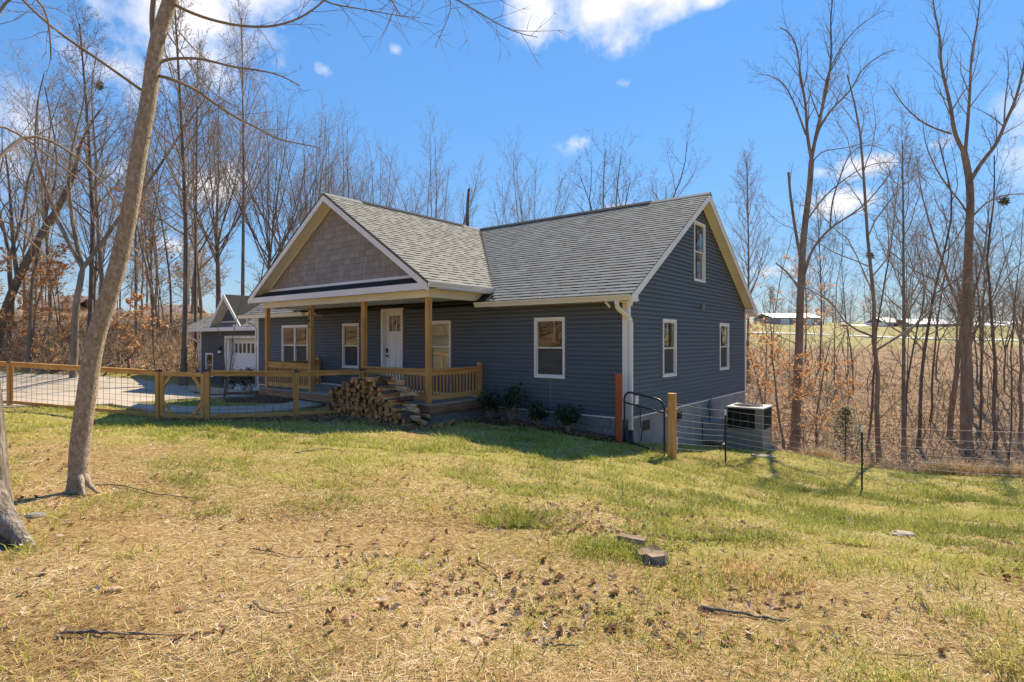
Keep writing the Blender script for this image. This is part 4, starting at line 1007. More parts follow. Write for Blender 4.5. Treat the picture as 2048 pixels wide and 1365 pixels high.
for (cx, r) in ((1.04, .38),):
    fg = MB(); 
    for k in range(6): 
        rr = r*(k+1)/6; fg.tube([(cx+math.cos(a)*rr, 5.13+math.sin(a)*rr, hz1+.012+.02*(1-k/6)) for a in [i*math.pi/12 for i in range(25)]], .004, 4, cap=False)
    for k in range(12): a = k*math.pi/6; fg.bar((cx, 5.13, hz1+.035), (cx+math.cos(a)*r, 5.13+math.sin(a)*r, hz1+.012), .006, .006)
    fg.build('fan_grille', M['wire'], hp, kind='stuff')
    MB().tube([(cx, 5.13, hz1+.0), (cx, 5.13, hz1+.004)], r*.97, 28).build('fan_opening', M['dark'], hp)
MB().box(ux0-.6, ux1+.1, uy0-.12, uy1+.1, hz0-.12, hz0-.002).build('concrete_pad', M['block'], hp)
db = MB().box(.03, ux0-.001, 4.45, 5.3, -2.72+E, -2.22+E).hexa([(.03,4.42,-2.22+E),(ux0,4.42,-2.24+E),(ux0,5.33,-2.24+E),(.03,5.33,-2.22+E),(.03,4.42,-2.19+E),(ux0,4.42,-2.22+E),(ux0,5.33,-2.22+E),(.03,5.33,-2.19+E)]).build('duct_box', M['duct'], hp)
MB().tube([(.2,4.5,-2.2+E),(.2,4.5,-1.95+E),(.14,4.55,-1.83+E),(.06,4.7,-1.8+E)], .017, 6).build('conduit', M['blackmetal'], hp, smooth=True)
MB().box(.022, .10, 4.95, 5.15, -1.95+E, -1.66+E).build('disconnect_box', M['hvac'], house)
p = gbase(1353, 12.9)
MB().tube([(p.x,p.y,p.z-.1),(p.x,p.y,p.z+.28)], .03, 8).build('drain_pipe', M['white'], None, label='short white plastic pipe stub behind the golden post', cat='pipe')
p = gbase(1527, 13.6)
MB().box(-.25, .25, -.12, .12, -.03, .035).build('paving_slab', M['concrete'], None, loc=p, rot=(.03,.05,TH), label='flat pale stone slab lying in the grass below the heat pump', cat='stone')

# ------------------------------------------------------------------ firewood
M['log_end'] = surf('split_log_face', [(.3, (.28,.11,.035)), (.5, (.46,.22,.08)), (.7, (.60,.36,.16))], scale=7, rough=.85, bump=.5, rnd=.28, bscale=30, dist=.01)
M['log_bark'] = surf('log_bark', [(.3, (.05,.035,.025)), (.7, (.16,.11,.08))], scale=20, rough=.95, bump=1, rnd=.2, dist=.01)
M['log_pale'] = surf('pale_split_wood', [(.3, (.36,.22,.11)), (.7, (.60,.43,.26))], scale=5, rough=.85, bump=.4, stretch=(6,.6,6), rnd=.12)
lr = random.Random(11)
def log_mesh(k, L=.42, side='log_end'):
    n = lr.choice([4, 5, 5, 6]); r = .065; a0 = lr.random()*6
    ang_ = sorted(a0+2*math.pi*(i+lr.uniform(-.28,.28))/n for i in range(n)); prof = [(math.cos(a)*r*lr.uniform(.75,1.2), math.sin(a)*r*lr.uniform(.7,1.15)) for a in ang_]
    st = [(-L/2, 1, 0, 0), (-L*.15, 1.03, lr.uniform(-.006,.006), lr.uniform(-.006,.006)), (L*.2, .98, lr.uniform(-.008,.008), lr.uniform(-.006,.006)), (L/2, .95, 0, 0)]
    vs = []
    for (y, s, dx, dz) in st: vs += [(p[0]*s+dx, y+(lr.uniform(-.008,.008) if abs(y) > L*.4 else 0), p[1]*s+dz) for p in prof]
    fs = [tuple(range(n)), tuple(range(4*n-1, 3*n-1, -1))]; mi = [0, 0]; bk_ = lr.randrange(n)
    for j in range(3):
        for i in range(n):
            i2 = (i+1) % n; fs.append((j*n+i, (j+1)*n+i, (j+1)*n+i2, j*n+i2)); mi.append(1 if i in (bk_, (bk_+1) % n) else 2)
    return mesh('firewood_log', vs, fs, [M['log_end'], M['log_bark'], M[side]], False, mi)
LOGS = [log_mesh(k) for k in range(9)]; LOGP = [log_mesh(k, side='log_pale') for k in range(5)]
LG = 'split logs stacked end-on against the porch rail'; nlog = 0
zg_ = lambda x, y: Gw(x, y)
def stack_top(x):      # height above ground of the pile
    pts = [(-6.75,.0),(-6.66,.5),(-6.2,.78),(-5.6,.95),(-5.15,1.02),(-4.85,.92),(-4.55,.66),(-4.25,.40),(-4.0,.22),(-3.8,0)]
    return float(np.interp(x, [a for a, b in pts], [b for a, b in pts]))
row = 0; zrow = .05
while zrow < 1.02:
    x = -6.72+(.06 if row % 2 else 0)
    while x < -3.7:
        if stack_top(x) > zrow:
            xx = x+lr.uniform(-.012,.012); y = -2.52+lr.uniform(-.06,.06)
            o = obj('firewood_log', lr.choice(LOGS), None, loc=(xx, y, zg_(xx, y)+zrow+lr.uniform(-.008,.008)), rot=(lr.uniform(-.05,.05), lr.uniform(0, 6.28), lr.uniform(-.08,.08)), scale=lr.uniform(.92, 1.2),
                label='brown split firewood log in the end-on stack beside the porch', cat='log', group=LG); nlog += 1
        x += .121
    zrow += .104; row += 1
side_logs = [ # px, py, Z, yaw deg, label
 (775,757,13.0,4,'topmost split log lying lengthwise on the crest of the woodpile'),(792,765,12.95,-8,'grey split log just under the topmost one on the woodpile crest'),
 (806,778,12.8,-10,'broad flat-faced split log on the upper shoulder of the woodpile'),(818,790,12.75,14,'dark-edged split log on the shoulder of the woodpile'),(814,798,12.7,18,'leaning split log halfway down the right shoulder of the woodpile'),
 (820,812,12.7,8,'cream split log lying crosswise beside the porch corner column'),(824,822,12.65,10,'second cream crosswise log, just below the first beside the porch corner'),(847,833,12.6,-4,'short thick pale log against the brick base of the porch'),
 (840,843,12.5,6,'half-buried crosswise log under the short thick pale one'),(856,852,12.4,2,'pale straight-sided log near the foot of the woodpile'),(855,861,12.3,3,'lowest pale crosswise log lying on the grass'),
 (826,836,12.5,0,'stubby orange-faced log between end-on stack and crosswise logs')]
for k, (px, py, Z, yaw, lab) in enumerate(side_logs):
    p = fpt(px, py, Z); obj('firewood_log', LOGP[k % 5], None, loc=p, rot=(lr.uniform(-.2,.2), lr.uniform(0,6), math.pi/2+math.radians(yaw)*.6), scale=1.05 if k < 5 else .95, label=lab, cat='log')
for (px, py, Z, yaw, sc, lab) in ((884,858,12.5,-50,1.0,'loose brown log fallen on the grass right of the woodpile'),(903,857,12.9,-62,1.1,'dark bark-covered log lying farthest right of the woodpile'),(892,850,12.8,-58,1.0,'dark log leaning behind the loose brown log on the grass')):
    x, y, z = ground_pt(px, Z); obj('firewood_log', LOGS[3 if sc > 1 else 5], None, loc=(x, y, z+.05), rot=(0, .5, math.radians(90+yaw)), scale=sc, label=lab, cat='log')

# small black ornament on the porch
p = (-9.05+1.9, -.55, FL)
MB().tube([(p[0],p[1],p[2]),(p[0],p[1],p[2]+.1),(p[0]+.02,p[1],p[2]+.22)], [.05,.06,.045], 8).tube([(p[0]-.0,p[1],p[2]+.04),(p[0]-.16,p[1]-.02,p[2]+.03)], [.05,.035], 8).build('rubber_boot', M['dark'], None, label='black boot standing on the porch boards in front of the blue wall', cat='boot', smooth=True)

# ------------------------------------------------------------------ trees
def tubes(groups_in):
    """list of (pts (n,3), radii (n,), sides) -> V,F arrays (triangles/quads as quads)"""
    Vs, Fs, base = [], [], 0; groups = {}
    for p, r, k in groups_in: groups.setdefault((len(p), k), []).append((p, r))
    for (n, k), lst in groups.items():
        Pn = np.array([a for a, b in lst]); R = np.array([b for a, b in lst])
        D = np.empty_like(Pn); D[:, 1:-1] = Pn[:, 2:]-Pn[:, :-2]; D[:, 0] = Pn[:, 1]-Pn[:, 0]; D[:, -1] = Pn[:, -1]-Pn[:, -2]
        D /= np.linalg.norm(D, axis=-1, keepdims=True)+1e-9
        m = len(lst); ov = Pn[:, -1]-Pn[:, 0]; ref = np.where((np.abs(ov[:, 2]) > .8*np.linalg.norm(ov, axis=-1))[:, None], [[1., .13, 0]], [[0, .1, 1.]])
        sd_ = np.cross(D, ref[:, None, :]); sd_ /= np.linalg.norm(sd_, axis=-1, keepdims=True)+1e-9; u = np.cross(sd_, D)
        a = np.arange(k)*2*np.pi/k
        ring = Pn[:, :, None] + (sd_[:, :, None]*np.cos(a)[None, None, :, None] + u[:, :, None]*np.sin(a)[None, None, :, None])*R[:, :, None, None]
        Vs.append(ring.reshape(-1, 3)); ix = np.arange(m*n*k).reshape(m, n, k) + base
        Fs.append(np.stack([ix[:, :-1], np.roll(ix, -1, 2)[:, :-1], np.roll(ix, -1, 2)[:, 1:], ix[:, 1:]], -1).reshape(-1, 4)); base += m*n*k
    return np.concatenate(Vs), np.concatenate(Fs)
def nrm_(v): return v/(np.linalg.norm(v)+1e-9)
def perp(d, az_, r):
    a = np.cross(d, [0, 0, 1.] if abs(d[2]) < .95 else [1., 0, 0]); a = nrm_(a); b = np.cross(d, a)
    return a*math.cos(az_)+b*math.sin(az_)
class Tree:
    def __init__(s, seed, levels=4, spec=None):
        s.r = random.Random(seed); s.out = {0: [], 1: [], 2: [], 3: [], 4: []}; s.levels = levels
        s.sp = dict(n=(18, 7, 6, 4), ang=(42, 42, 45, 45), ratio=(.42, .5, .5, .55), up=(.12, .10, .06, .02), wig=(.05, .10, .14, .16), seg=(12, 8, 6, 4), start=(.35, .25, .2, .2), sides=(10, 6, 4, 3, 3), thin=.55, shape='ascend', minr=.0035)
        s.sp.update(spec or {}); s.tips = []
    def path(s, p, d, L, r, lv):
        n = s.sp['seg'][min(lv, 3)] if lv < 4 else 3; pts = [np.array(p, float)]; d = nrm_(np.array(d, float)); st = L/n
        for i in range(n):
            w = s.sp['wig'][min(lv, 3)]
            d = nrm_(d + np.array([s.r.gauss(0, w), s.r.gauss(0, w), s.r.gauss(0, w)*.6 + s.sp['up'][min(lv, 3)]]))
            pts.append(pts[-1]+d*st)
        t = np.linspace(0, 1, n+1); rad = r*(1-t*(1-(.22 if lv else .25)))
        return np.array(pts), rad
    def put(s, pts, rad, lv):
        s.out[min(lv, 4)].append((pts, rad, s.sp['sides'][min(lv, 4)]))
        if lv < s.levels: s.spawn(pts, rad, lv)
        else: s.tips.append(pts[-1])
    def spawn(s, pts, rad, lv, n=None, start=None, L0=None):
        n = n if n is not None else s.sp['n'][min(lv, 3)]; start = start if start is not None else s.sp['start'][min(lv, 3)]
        seg = np.linalg.norm(np.diff(pts, axis=0), axis=1); cum = np.concatenate([[0], np.cumsum(seg)]); L = cum[-1] if L0 is None else L0
        az_ = s.r.random()*6.28
        for i in range(n):
            t = start+(1-start)*(i+s.r.random())/n; t = min(t, .985); q = t*cum[-1]; k = min(int(np.searchsorted(cum, q))-1, len(seg)-1); k = max(k, 0)
            f_ = (q-cum[k])/seg[k]; p = pts[k]*(1-f_)+pts[k+1]*f_; d = nrm_(pts[k+1]-pts[k]); rr = rad[k]*(1-f_)+rad[k+1]*f_
            az_ += 2.4+s.r.uniform(-.5, .5); a = math.radians(s.sp['ang'][min(lv, 3)]*s.r.uniform(.7, 1.25))
            if lv == 0: a *= (1.25-.55*t)
            nd = d*math.cos(a)+perp(d, az_, 0)*math.sin(a)
            sh_ = 1-.62*(t-start)/(1-start) if lv == 0 else 1-.45*t
            l = L*s.sp['ratio'][min(lv, 3)]*sh_*s.r.uniform(.65, 1.15)
            r2 = max(min(rr*.72, rr*s.sp['thin']*s.r.uniform(.7, 1.1)), s.sp['minr'])
            if lv >= 2: r2 = min(r2, max(.014, s.sp['minr']*1.3))
            p2, ra = s.path(p, nd, l, r2, lv+1); s.put(p2, ra, lv+1)
    def meshes(s, name, tm, cm_, trunk_lv=0):
        V0, F0 = tubes(s.out[0]); me0 = npmesh(name+'_trunk', V0, F0, tm, smooth=True)
        rest = sum((s.out[k] for k in range(1, 5)), [])
        V1, F1 = tubes(rest); me1 = npmesh(name+'_crown', V1, F1, cm_, smooth=True); return me0, me1
def flare(pts, rad, k=1.5):
    rad = rad.copy(); rad[0] *= k; return pts, rad
def make_variant(kind, seed, H=18., minr=.0075):
    if kind == 'poplar':
        T = Tree(seed, 4, dict(n=(30, 7, 6, 4), ang=(48, 38, 42, 48), ratio=(.25, .5, .5, .55), up=(.02, .13, .1, .05), wig=(.012, .08, .14, .18), start=(.38, .2, .15, .2), minr=minr))
        p, r = T.path((0, 0, -.4), (0, 0, 1), H, .125, 0); T.put(*flare(p, r), 0)
    elif kind == 'vase':
        T = Tree(seed, 4, dict(n=(8, 8, 6, 4), ang=(24, 42, 44, 48), ratio=(.45, .42, .5, .5), up=(.02, .10, .08, .05), wig=(.03, .085, .14, .18), start=(.6, .3, .15, .2), minr=minr))
        h = H*T.r.uniform(.28, .45); p, r = T.path((0, 0, -.4), (T.r.uniform(-.08, .08), T.r.uniform(-.08, .08), 1), h, .15, 0); r = np.linspace(.13, .095, len(r)); r[-1] = .06; T.out[0].append((*flare(p, r, 1.4), 10))
        nl = T.r.choice([2, 3, 3, 4]); a0 = T.r.random()*6
        for i in range(nl):
            a = a0+i*6.283/nl+T.r.uniform(-.5, .5); t = T.r.uniform(.2, .55)
            q, ra = T.path(p[-2]*.35+p[-1]*.65, (math.cos(a)*t, math.sin(a)*t, 1), H*T.r.uniform(.42, .62), .08, 1)
            T.out[0].append((q, ra, 8)); T.spawn(q, ra, 1, n=13, start=.12)
    elif kind == 'crook':
        T = Tree(seed, 4, dict(n=(13, 7, 5, 4), ang=(58, 48, 48, 48), ratio=(.38, .5, .5, .5), up=(.03, .07, .06, .04), wig=(.085, .17, .19, .2), start=(.28, .2, .15, .2), minr=minr))
        p, r = T.path((0, 0, -.3), (T.r.uniform(-.2, .2), T.r.uniform(-.2, .2), 1), H, .12, 0); T.put(*flare(p, r), 0)
    elif kind == 'thin':
        T = Tree(seed, 3, dict(n=(18, 6, 4, 3), ang=(50, 45, 45, 45), ratio=(.24, .5, .5, .5), up=(.03, .1, .08, .04), wig=(.045, .11, .15, .17), start=(.25, .2, .15, .2), sides=(6, 4, 3, 3, 3), seg=(11, 6, 4, 3), minr=minr))
        p, r = T.path((0, 0, -.5), (T.r.uniform(-.1, .1), T.r.uniform(-.1, .1), 1), H, .055, 0); T.put(p, r, 0)
    elif kind == 'fan':      # many steep leaders, rounded head, like the crowns behind the roof
        T = Tree(seed, 4, dict(n=(8, 8, 7, 4), ang=(20, 30, 36, 42), ratio=(.45, .36, .45, .5), up=(.02, .09, .09, .06), wig=(.02, .06, .11, .15), start=(.6, .2, .15, .2), minr=minr))
        h = H*.33; p, r = T.path((0, 0, -.4), (0, 0, 1), h, .17, 0); r = np.linspace(.16, .10, len(r)); r[-1] = .05; T.out[0].append((*flare(p, r, 1.4), 10))
        for i in range(13):
            a = i*6.283/13*5+T.r.uniform(-.3, .3); t = .08+.95*(i/13.)+T.r.uniform(-.08, .08)
            q, ra = T.path(p[-1]-(0, 0, T.r.uniform(.1, h*.3)), (math.cos(a)*t, math.sin(a)*t, 1), H*(.70-.26*t)*T.r.uniform(.85, 1.04), .052, 1)
            T.out[0].append((q, ra, 6)); T.spawn(q, ra, 1, n=12, start=.15)
    elif kind == 'far':      # coarse stand-in density for trees a hundred metres away and more
        T = Tree(seed, 3, dict(n=(16, 8, 7, 3), ang=(48, 40, 42, 45), ratio=(.36, .5, .55, .5), up=(.03, .1, .08, .05), wig=(.04, .1, .15, .18), start=(.22, .15, .15, .2), sides=(6, 3, 3, 3, 3), seg=(8, 5, 3, 3), minr=.035))
        p, r = T.path((0, 0, -.5), (0, 0, 1), H, .22, 0); T.put(p, r, 0)
    return T
VAR = {}
def variant(key, kind, seed, tm, cm_, cat='tree'):
    T = make_variant(kind, seed); me0, me1 = T.meshes(key, M[tm], M[cm_]); VAR[key] = (me0, me1, T)
for key, kind, seed, tm, cm_ in (('pop1','poplar',1,'bark','twig'),('pop2','poplar',2,'bark_dark','twig_dark'),('vas1','vase',3,'bark','twig'),('vas2','vase',4,'bark_dark','twig_dark'),
        ('vas3','vase',15,'bark_warm','twig'),('cro1','crook',5,'bark_dark','twig_dark'),('cro2','crook',6,'bark_warm','twig'),('thi1','thin',7,'bark_dark','twig_dark'),('thi2','thin',8,'bark','twig'),('thi3','thin',19,'bark_warm','twig'),
        ('fan1','fan',9,'bark','twig'),('fan2','fan',10,'bark','twig'),('vas4','vase',33,'bark','twig'),('far1','far',21,'bark','twig'),('far2','far',22,'bark_warm','twig'),('far3','far',23,'bark_dark','twig_dark')):
    variant(key, kind, seed, tm, cm_)
tr_ = random.Random(77); used_t = set()
def tree(key, px, Z, H, label, group=None, rz=None, lean=0, wide=1.0, name='bare_tree'):
    x, y, z = ground_pt(px, Z); me0, me1, _ = VAR[key]; s = H/18.
    r = obj(name, None, None, loc=(x, y, z-.05), rot=(math.sin(TH)*0, lean, rz if rz is not None else tr_.random()*6.28), label=label, cat='tree', group=group, scale=(s*wide, s*wide, s))
    obj('trunk', me0, r); obj('crown', me1, r); return r
# --- left wood
L = [
 ('vas1',147,25,17,'big forked grey tree rising behind the driveway just left of the leaning pale trunk',1.3),('pop2',178,30,17.5,'dark straight tree directly behind the leaning pale trunk',1.1),
 ('vas3',206,34,17,'warm brown forked tree close beside the dark straight one behind the leaning trunk',1.1),('pop1',272,31,12.5,'middling grey tree standing left of the brown cabin on the bank',1.0),
 ('pop2',366,25,17.6,'tall straight dark tree at the driveway edge left of the garage',1.05),('cro2',408,33,14.5,'crooked tree behind the garage gablet',1.0),
 ('pop1',487,38,21.5,'very tall slender tree above the left end of the porch roof',.9),('cro1',58,26,14,'dark tree tilting right at the far left of the bank',1.0),
 ('vas2',22,30,17,'dark forked tree at the left picture edge',1.1),('vas1',100,37,17.5,'grey forked tree on the bank between the two darker ones at far left',1.0),
 ('thi2',130,29,11,'thin pale sapling on the leafy bank left of the leaning trunk',1.0),('thi3',232,30,10,'thin warm-barked sapling right of the leaning trunk',1.0),
 ('thi1',325,30,11,'thin dark sapling in front of the brown cabin',1.0),('cro1',345,37,13,'crooked dark tree right of the cabin',.9),('thi1',310,27.5,9,'short dark sapling below the cabin wall',1.0),
 ('cro2',283,45,13,'bushy warm tree behind the brown cabin',1.0),('pop2',392,29,16,'dark tree right behind the garage ridge end',.8),
]
for k, px, Z, H, lab, w in L: tree(k, px, Z, H, lab, wide=w)
G1 = 'bare trees crowded on the wooded bank left of the garage'
for i in range(15):
    px = tr_.uniform(-330, 460); Z = tr_.uniform(33, 62); k = tr_.choice(['vas1','vas3','cro2','cro1','pop1','thi2','thi3','thi1','fan1','vas2'])
    tree(k, px, Z, tr_.uniform(12, 18)*(.8+Z/120), 'bare grey-brown tree among the crowd on the bank left of the garage', G1)
# --- crowns behind the house
Bk = [('fan1',535,42,19,'round-headed tree peeping over the left slope of the porch gable'),('vas4',572,47,18.5,'spreading tree behind the left barge board'),('fan2',655,50,18.5,'tall fan-shaped crown left of the gable peak top'),
 ('fan1',745,48,18.8,'tall dense fan-shaped crown standing highest right of the gable peak'),('fan2',700,46,18.2,'dense crown just right of the gable peak'),('fan1',868,50,21.0,'neat symmetrical crown above the middle of the porch ridge'),('thi2',985,52,17.5,'sparse little crown just left of the roof valley'),
 ('fan2',1062,52,20.5,'fine-twigged oval crown above the left end of the main ridge'),('vas2',1190,43,20.5,'dark sparse tree with a low limb reaching left above the main ridge'),('vas1',1236,41,21.5,'slender dark tree rising highest above the main ridge'),
 ('vas2',1300,44,19.5,'dark spreading crown behind the right half of the main ridge'),('thi1',930,46,13.0,'short dark snag-like stem poking above the porch ridge'),('vas1',1455,48,14,'low grey crown behind the right rake board'),
 ('pop1',1497,42,16.8,'straight grey tree just beyond the right end of the house'),('fan2',610,44,18,'rounded crown left behind the porch gable peak'),('cro2',1340,48,15.5,'small crooked crown near the gable apex'),('thi2',1010,56,15.8,'thin upright crown left of the oval one above the ridge')]
for k, px, Z, H, lab in Bk: tree(k, px, Z, H, lab)
# --- right ravine
Rt = [('cro2',1762,18.2,13.5,'curving grey trunk leaning right at the fence line of the ravine',.9),('thi1',1731,25,12.5,'slim dark tree standing alone in the ravine centre',1.5),('pop1',1808,22.5,13,'straight slim grey trunk right of the curving one',.9),
 ('cro1',1835,25,14,'dark tilting trunk near the middle of the ravine',.9),('vas3',1897,28.5,15,'stout warm-barked trunk with flared foot just left of the tallest right-hand tree',1.1),('cro1',1985,24,13,'crooked dark stem right of the tallest right-hand tree',.9),
 ('thi1',2015,21,10,'thin curved sapling near the right picture edge',1.2),('cro2',2040,26,12,'leaning warm stem at the right picture edge',1),('thi3',1543,52,15,'thin tree seen just past the right wall of the house',1.2),
 ('thi2',1668,46,13,'left of two close thin stems before the far field',1.3),('thi1',1697,47,14,'right of two close thin stems before the far field',1.3),('pop2',1640,50,16,'straight dark stem behind the orange-leaved tree',.8),('cro1',1860,33,13,'dark crooked stem beyond the tilting one',.8),
 ('vas1',1945,38,14,'grey forked tree half hidden by the tallest right-hand trunk',.9)]
for k, px, Z, H, lab, w in Rt: tree(k, px, Z, H, lab, wide=w)
G2 = 'bare trees crowded in the ravine wood right of the house'
for i in range(40):
    px = tr_.uniform(1520, 2500) if i % 4 else tr_.uniform(1760, 2100); Z = tr_.uniform(26, 58); k = tr_.choice(['vas1','vas2','cro2','cro1','pop2','thi2','thi3','thi1','thi1','cro1'])
    tree(k, px, Z, tr_.uniform(8.5, 14)*(.75+Z/110)*(.8 if px < 1740 else 1), 'bare brown tree among the crowd in the ravine right of the house', G2, wide=.9)
G3 = 'hazy bare trees along the far edge of the field'
for i in range(130):
    px = tr_.uniform(1200, 2800); Z = tr_.uniform(185, 300); tree(tr_.choice(['far1','far2','far3']), px, Z if i % 2 else 181+i*.1, tr_.uniform(8, 15) if i % 2 else tr_.uniform(3, 6), 'distant bare tree on the skyline beyond the field', G3, wide=1.3)
G4 = 'distant bare trees beyond the bank on the left'
for i in range(34):
    px = tr_.uniform(-500, 1000); Z = tr_.uniform(70, 120); tree(tr_.choice(['far1','far2','far3']), px, Z, tr_.uniform(9, 15), 'distant bare tree low behind the left bank', G4, wide=1.2)
# the wood behind the viewpoint only shows as reflections in the panes: one joined mass
def joined_wood(name, spots, label):
    Vs, Fs, b_ = [], [], 0
    for (xc, zc, sc) in spots:
        x, y = W(xc, zc); z = G(xc, zc); a = tr_.random()*6.28; ca_, sa_ = math.cos(a), math.sin(a)
        T = LITE[tr_.randrange(len(LITE))]
        V, F = T; V = V*sc; V = np.stack([V[:, 0]*ca_-V[:, 1]*sa_+x, V[:, 0]*sa_+V[:, 1]*ca_+y, V[:, 2]+z], -1); Vs.append(V); Fs.append(F+b_); b_ += len(V)
    obj(name, npmesh(name, np.concatenate(Vs), np.concatenate(Fs), M['twig'], smooth=True), kind='stuff', label=label)
LITE = []
for sd2 in (71, 72):
    T = Tree(sd2, 2, dict(n=(16, 9, 7, 3), ang=(48, 42, 42, 45), ratio=(.36, .5, .55, .5), up=(.03, .1, .08, .05), wig=(.04, .1, .15, .18), start=(.2, .15, .15, .2), sides=(5, 3, 3, 3, 3), seg=(7, 4, 3, 3), minr=.03)); p, r = T.path((0, 0, -.5), (0, 0, 1), 18, .24, 0); T.put(p, r, 0)
    LITE.append(tubes(sum(T.out.values(), [])))
ribbon('gravel_lane', [(-15.5,-50),(-16,-20),(-18,-6),(-24,6)], [(-19,-50),(-19.5,-20),(-21.5,-6),(-27.5,6)], M['gravel'], m=6, n=40, lift=.05)
joined_wood('wood_behind_viewpoint', [(-q_, tr_.uniform(-14, .62*q_), tr_.uniform(.45, .85)) for q_ in [tr_.uniform(33, 90) for _ in range(135)]]+[(tr_.uniform(-40, 45), -tr_.uniform(26, 55), tr_.uniform(.5, .9)) for _ in range(30)], 'bare wood across the lane, seen only as reflections in the windows')
# --- custom trees from measured limbs
def limb(path, Z, r0, r1, base, sub=3, dz=None):
    pts = []
    for k, q in enumerate(path):
        z_ = q[2] if len(q) > 2 else Z; pts.append(np.array(at(q[0], q[1], z_))-base)
    pts = np.array(pts); t = np.concatenate([[0], np.cumsum(np.linalg.norm(np.diff(pts, axis=0), axis=1))]); n = (len(pts)-1)*sub+1
    u = np.linspace(0, t[-1], n)
    P_ = np.stack([np.interp(u, t, pts[:, i]) for i in range(3)], -1)
    for _ in range(2):
        Q = P_.copy(); Q[1:-1] = .25*P_[:-2]+.5*P_[1:-1]+.25*P_[2:]; P_ = Q
    return P_, np.linspace(r0, r1, n)
def custom(name, px, Z, py, limbs, spec, tm, cm_, label, seed, extra=None, levels=4):
    x, y, _ = at(px, py, Z); base = np.array([x, y, G((px-1024)/FPX*Z, Z)-.02])
    T = Tree(seed, levels, spec)
    for (path, r0, r1, lv, n, st) in limbs:
        p, r = limb(path, Z, r0, r1, base)
        if lv == 0: r[0] *= 1.35; r[1] *= 1.12
        T.out[0 if lv <= 1 and r0 > .03 else 1].append((p, r, 14 if r0 > .08 else 7))
        if n: T.spawn(p, r, max(lv, 1), n=n, start=st, L0=min(np.linalg.norm(np.diff(p, axis=0), axis=1).sum(), 5.0 if r0 > .02 else 9))
    me0, me1 = T.meshes(name, M[tm], M[cm_])
    r = obj(name, None, None, loc=base, label=label, cat='tree'); obj('trunk', me0, r); obj('crown', me1, r)
    return r, T, base
near_spec = dict(n=(8, 5, 4, 2), ang=(45, 45, 45, 45), ratio=(.3, .28, .4, .5), up=(0, .03, .02, .0), wig=(.03, .10, .14, .16), sides=(10, 6, 4, 3, 3), thin=.4, start=(.3, .2, .2, .2))
custom('pale_tree', 158, 6.0, 982, [
  ([(158,988),(157,950),(158,900),(165,850),(172,800),(180,740),(190,680),(205,630),(228,560),(246,490),(258,430),(268,370),(277,310),(288,250),(299,190),(306,130),(314,80),(330,30),(348,-20),(375,-110),(400,-220)], .094, .062, 0, 0, 0),
  ([(168,950,6.0),(176,966,5.95),(184,976,5.9),(196,986,5.86)], .04, .012, 1, 0, 0),
  ([(150,950,6.0),(142,968,5.95),(134,982,5.9)], .035, .012, 1, 0, 0),
  ([(160,955,5.95),(164,975,5.85),(168,992,5.78)], .04, .012, 1, 0, 0),
  ([(308,78),(303,50),(306,10),(312,-40),(318,-140)], .03, .02, 1, 5, .5),
  ([(318,125,6.0),(340,117,6.1),(400,117,6.2),(430,125,6.3),(470,135,6.4),(510,140,6.5),(545,146,6.6),(570,155,6.6),(600,172,6.7)], .017, .006, 2, 12, .3),
  ([(319,152,6.0),(350,160,6.1),(390,178,6.3),(430,208,6.5),(470,235,6.6),(520,258,6.8),(550,278,6.9),(600,288,7.1),(640,296,7.2)], .018, .006, 2, 14, .25),
  ([(350,10,6.0),(370,22,6.0),(420,40,6.1),(480,53,6.3),(545,55,6.4),(600,38,6.5),(640,10,6.5),(680,-30,6.6)], .017, .008, 2, 12, .3),
  ([(285,182,6.0),(240,150,5.9),(190,115,5.8),(130,75,5.7),(80,35,5.5),(35,-10,5.4)], .016, .010, 2, 8, .3),
  ([(355,60,6.1),(380,90,6.3),(410,120,6.4),(430,125,6.5)], .008, .005, 3, 3, .3),
  ([(330,60,6.0),(372,120,6.2),(410,170,6.4),(440,200,6.5),(480,216,6.6)], .008, .004, 3, 4, .3),
  ([(400,-220,6.0),(520,-160,6.2),(650,-90,6.3),(740,-40,6.4),(790,0,6.5),(800,30,6.5)], .03, .006, 2, 8, .3),
  ([(650,-90,6.3),(780,-60,6.2),(900,-10,6.2),(940,15,6.2),(985,42,6.2),(1030,68,6.2),(1075,75,6.2)], .014, .004, 2, 14, .45),
  ([(780,-60,6.2),(860,-30,6.3),(910,0,6.3),(895,40,6.3),(870,95,6.3)], .008, .003, 3, 6, .5),
  ([(520,-160,6.2),(600,-60,6.2),(640,5,6.2),(700,15,6.2),(745,22,6.2),(800,33,6.2),(842,36,6.2)], .014, .003, 2, 12, .5),
  ([(560,-110,6.2),(660,-30,6.2),(810,0,6.1),(780,30,6.1),(765,70,6.1)], .008, .003, 3, 6, .5),
 ], near_spec, 'bark_near', 'twig_dark', 'pale mottled trunk leaning right in the left foreground, thin limbs crossing the sky', 41)
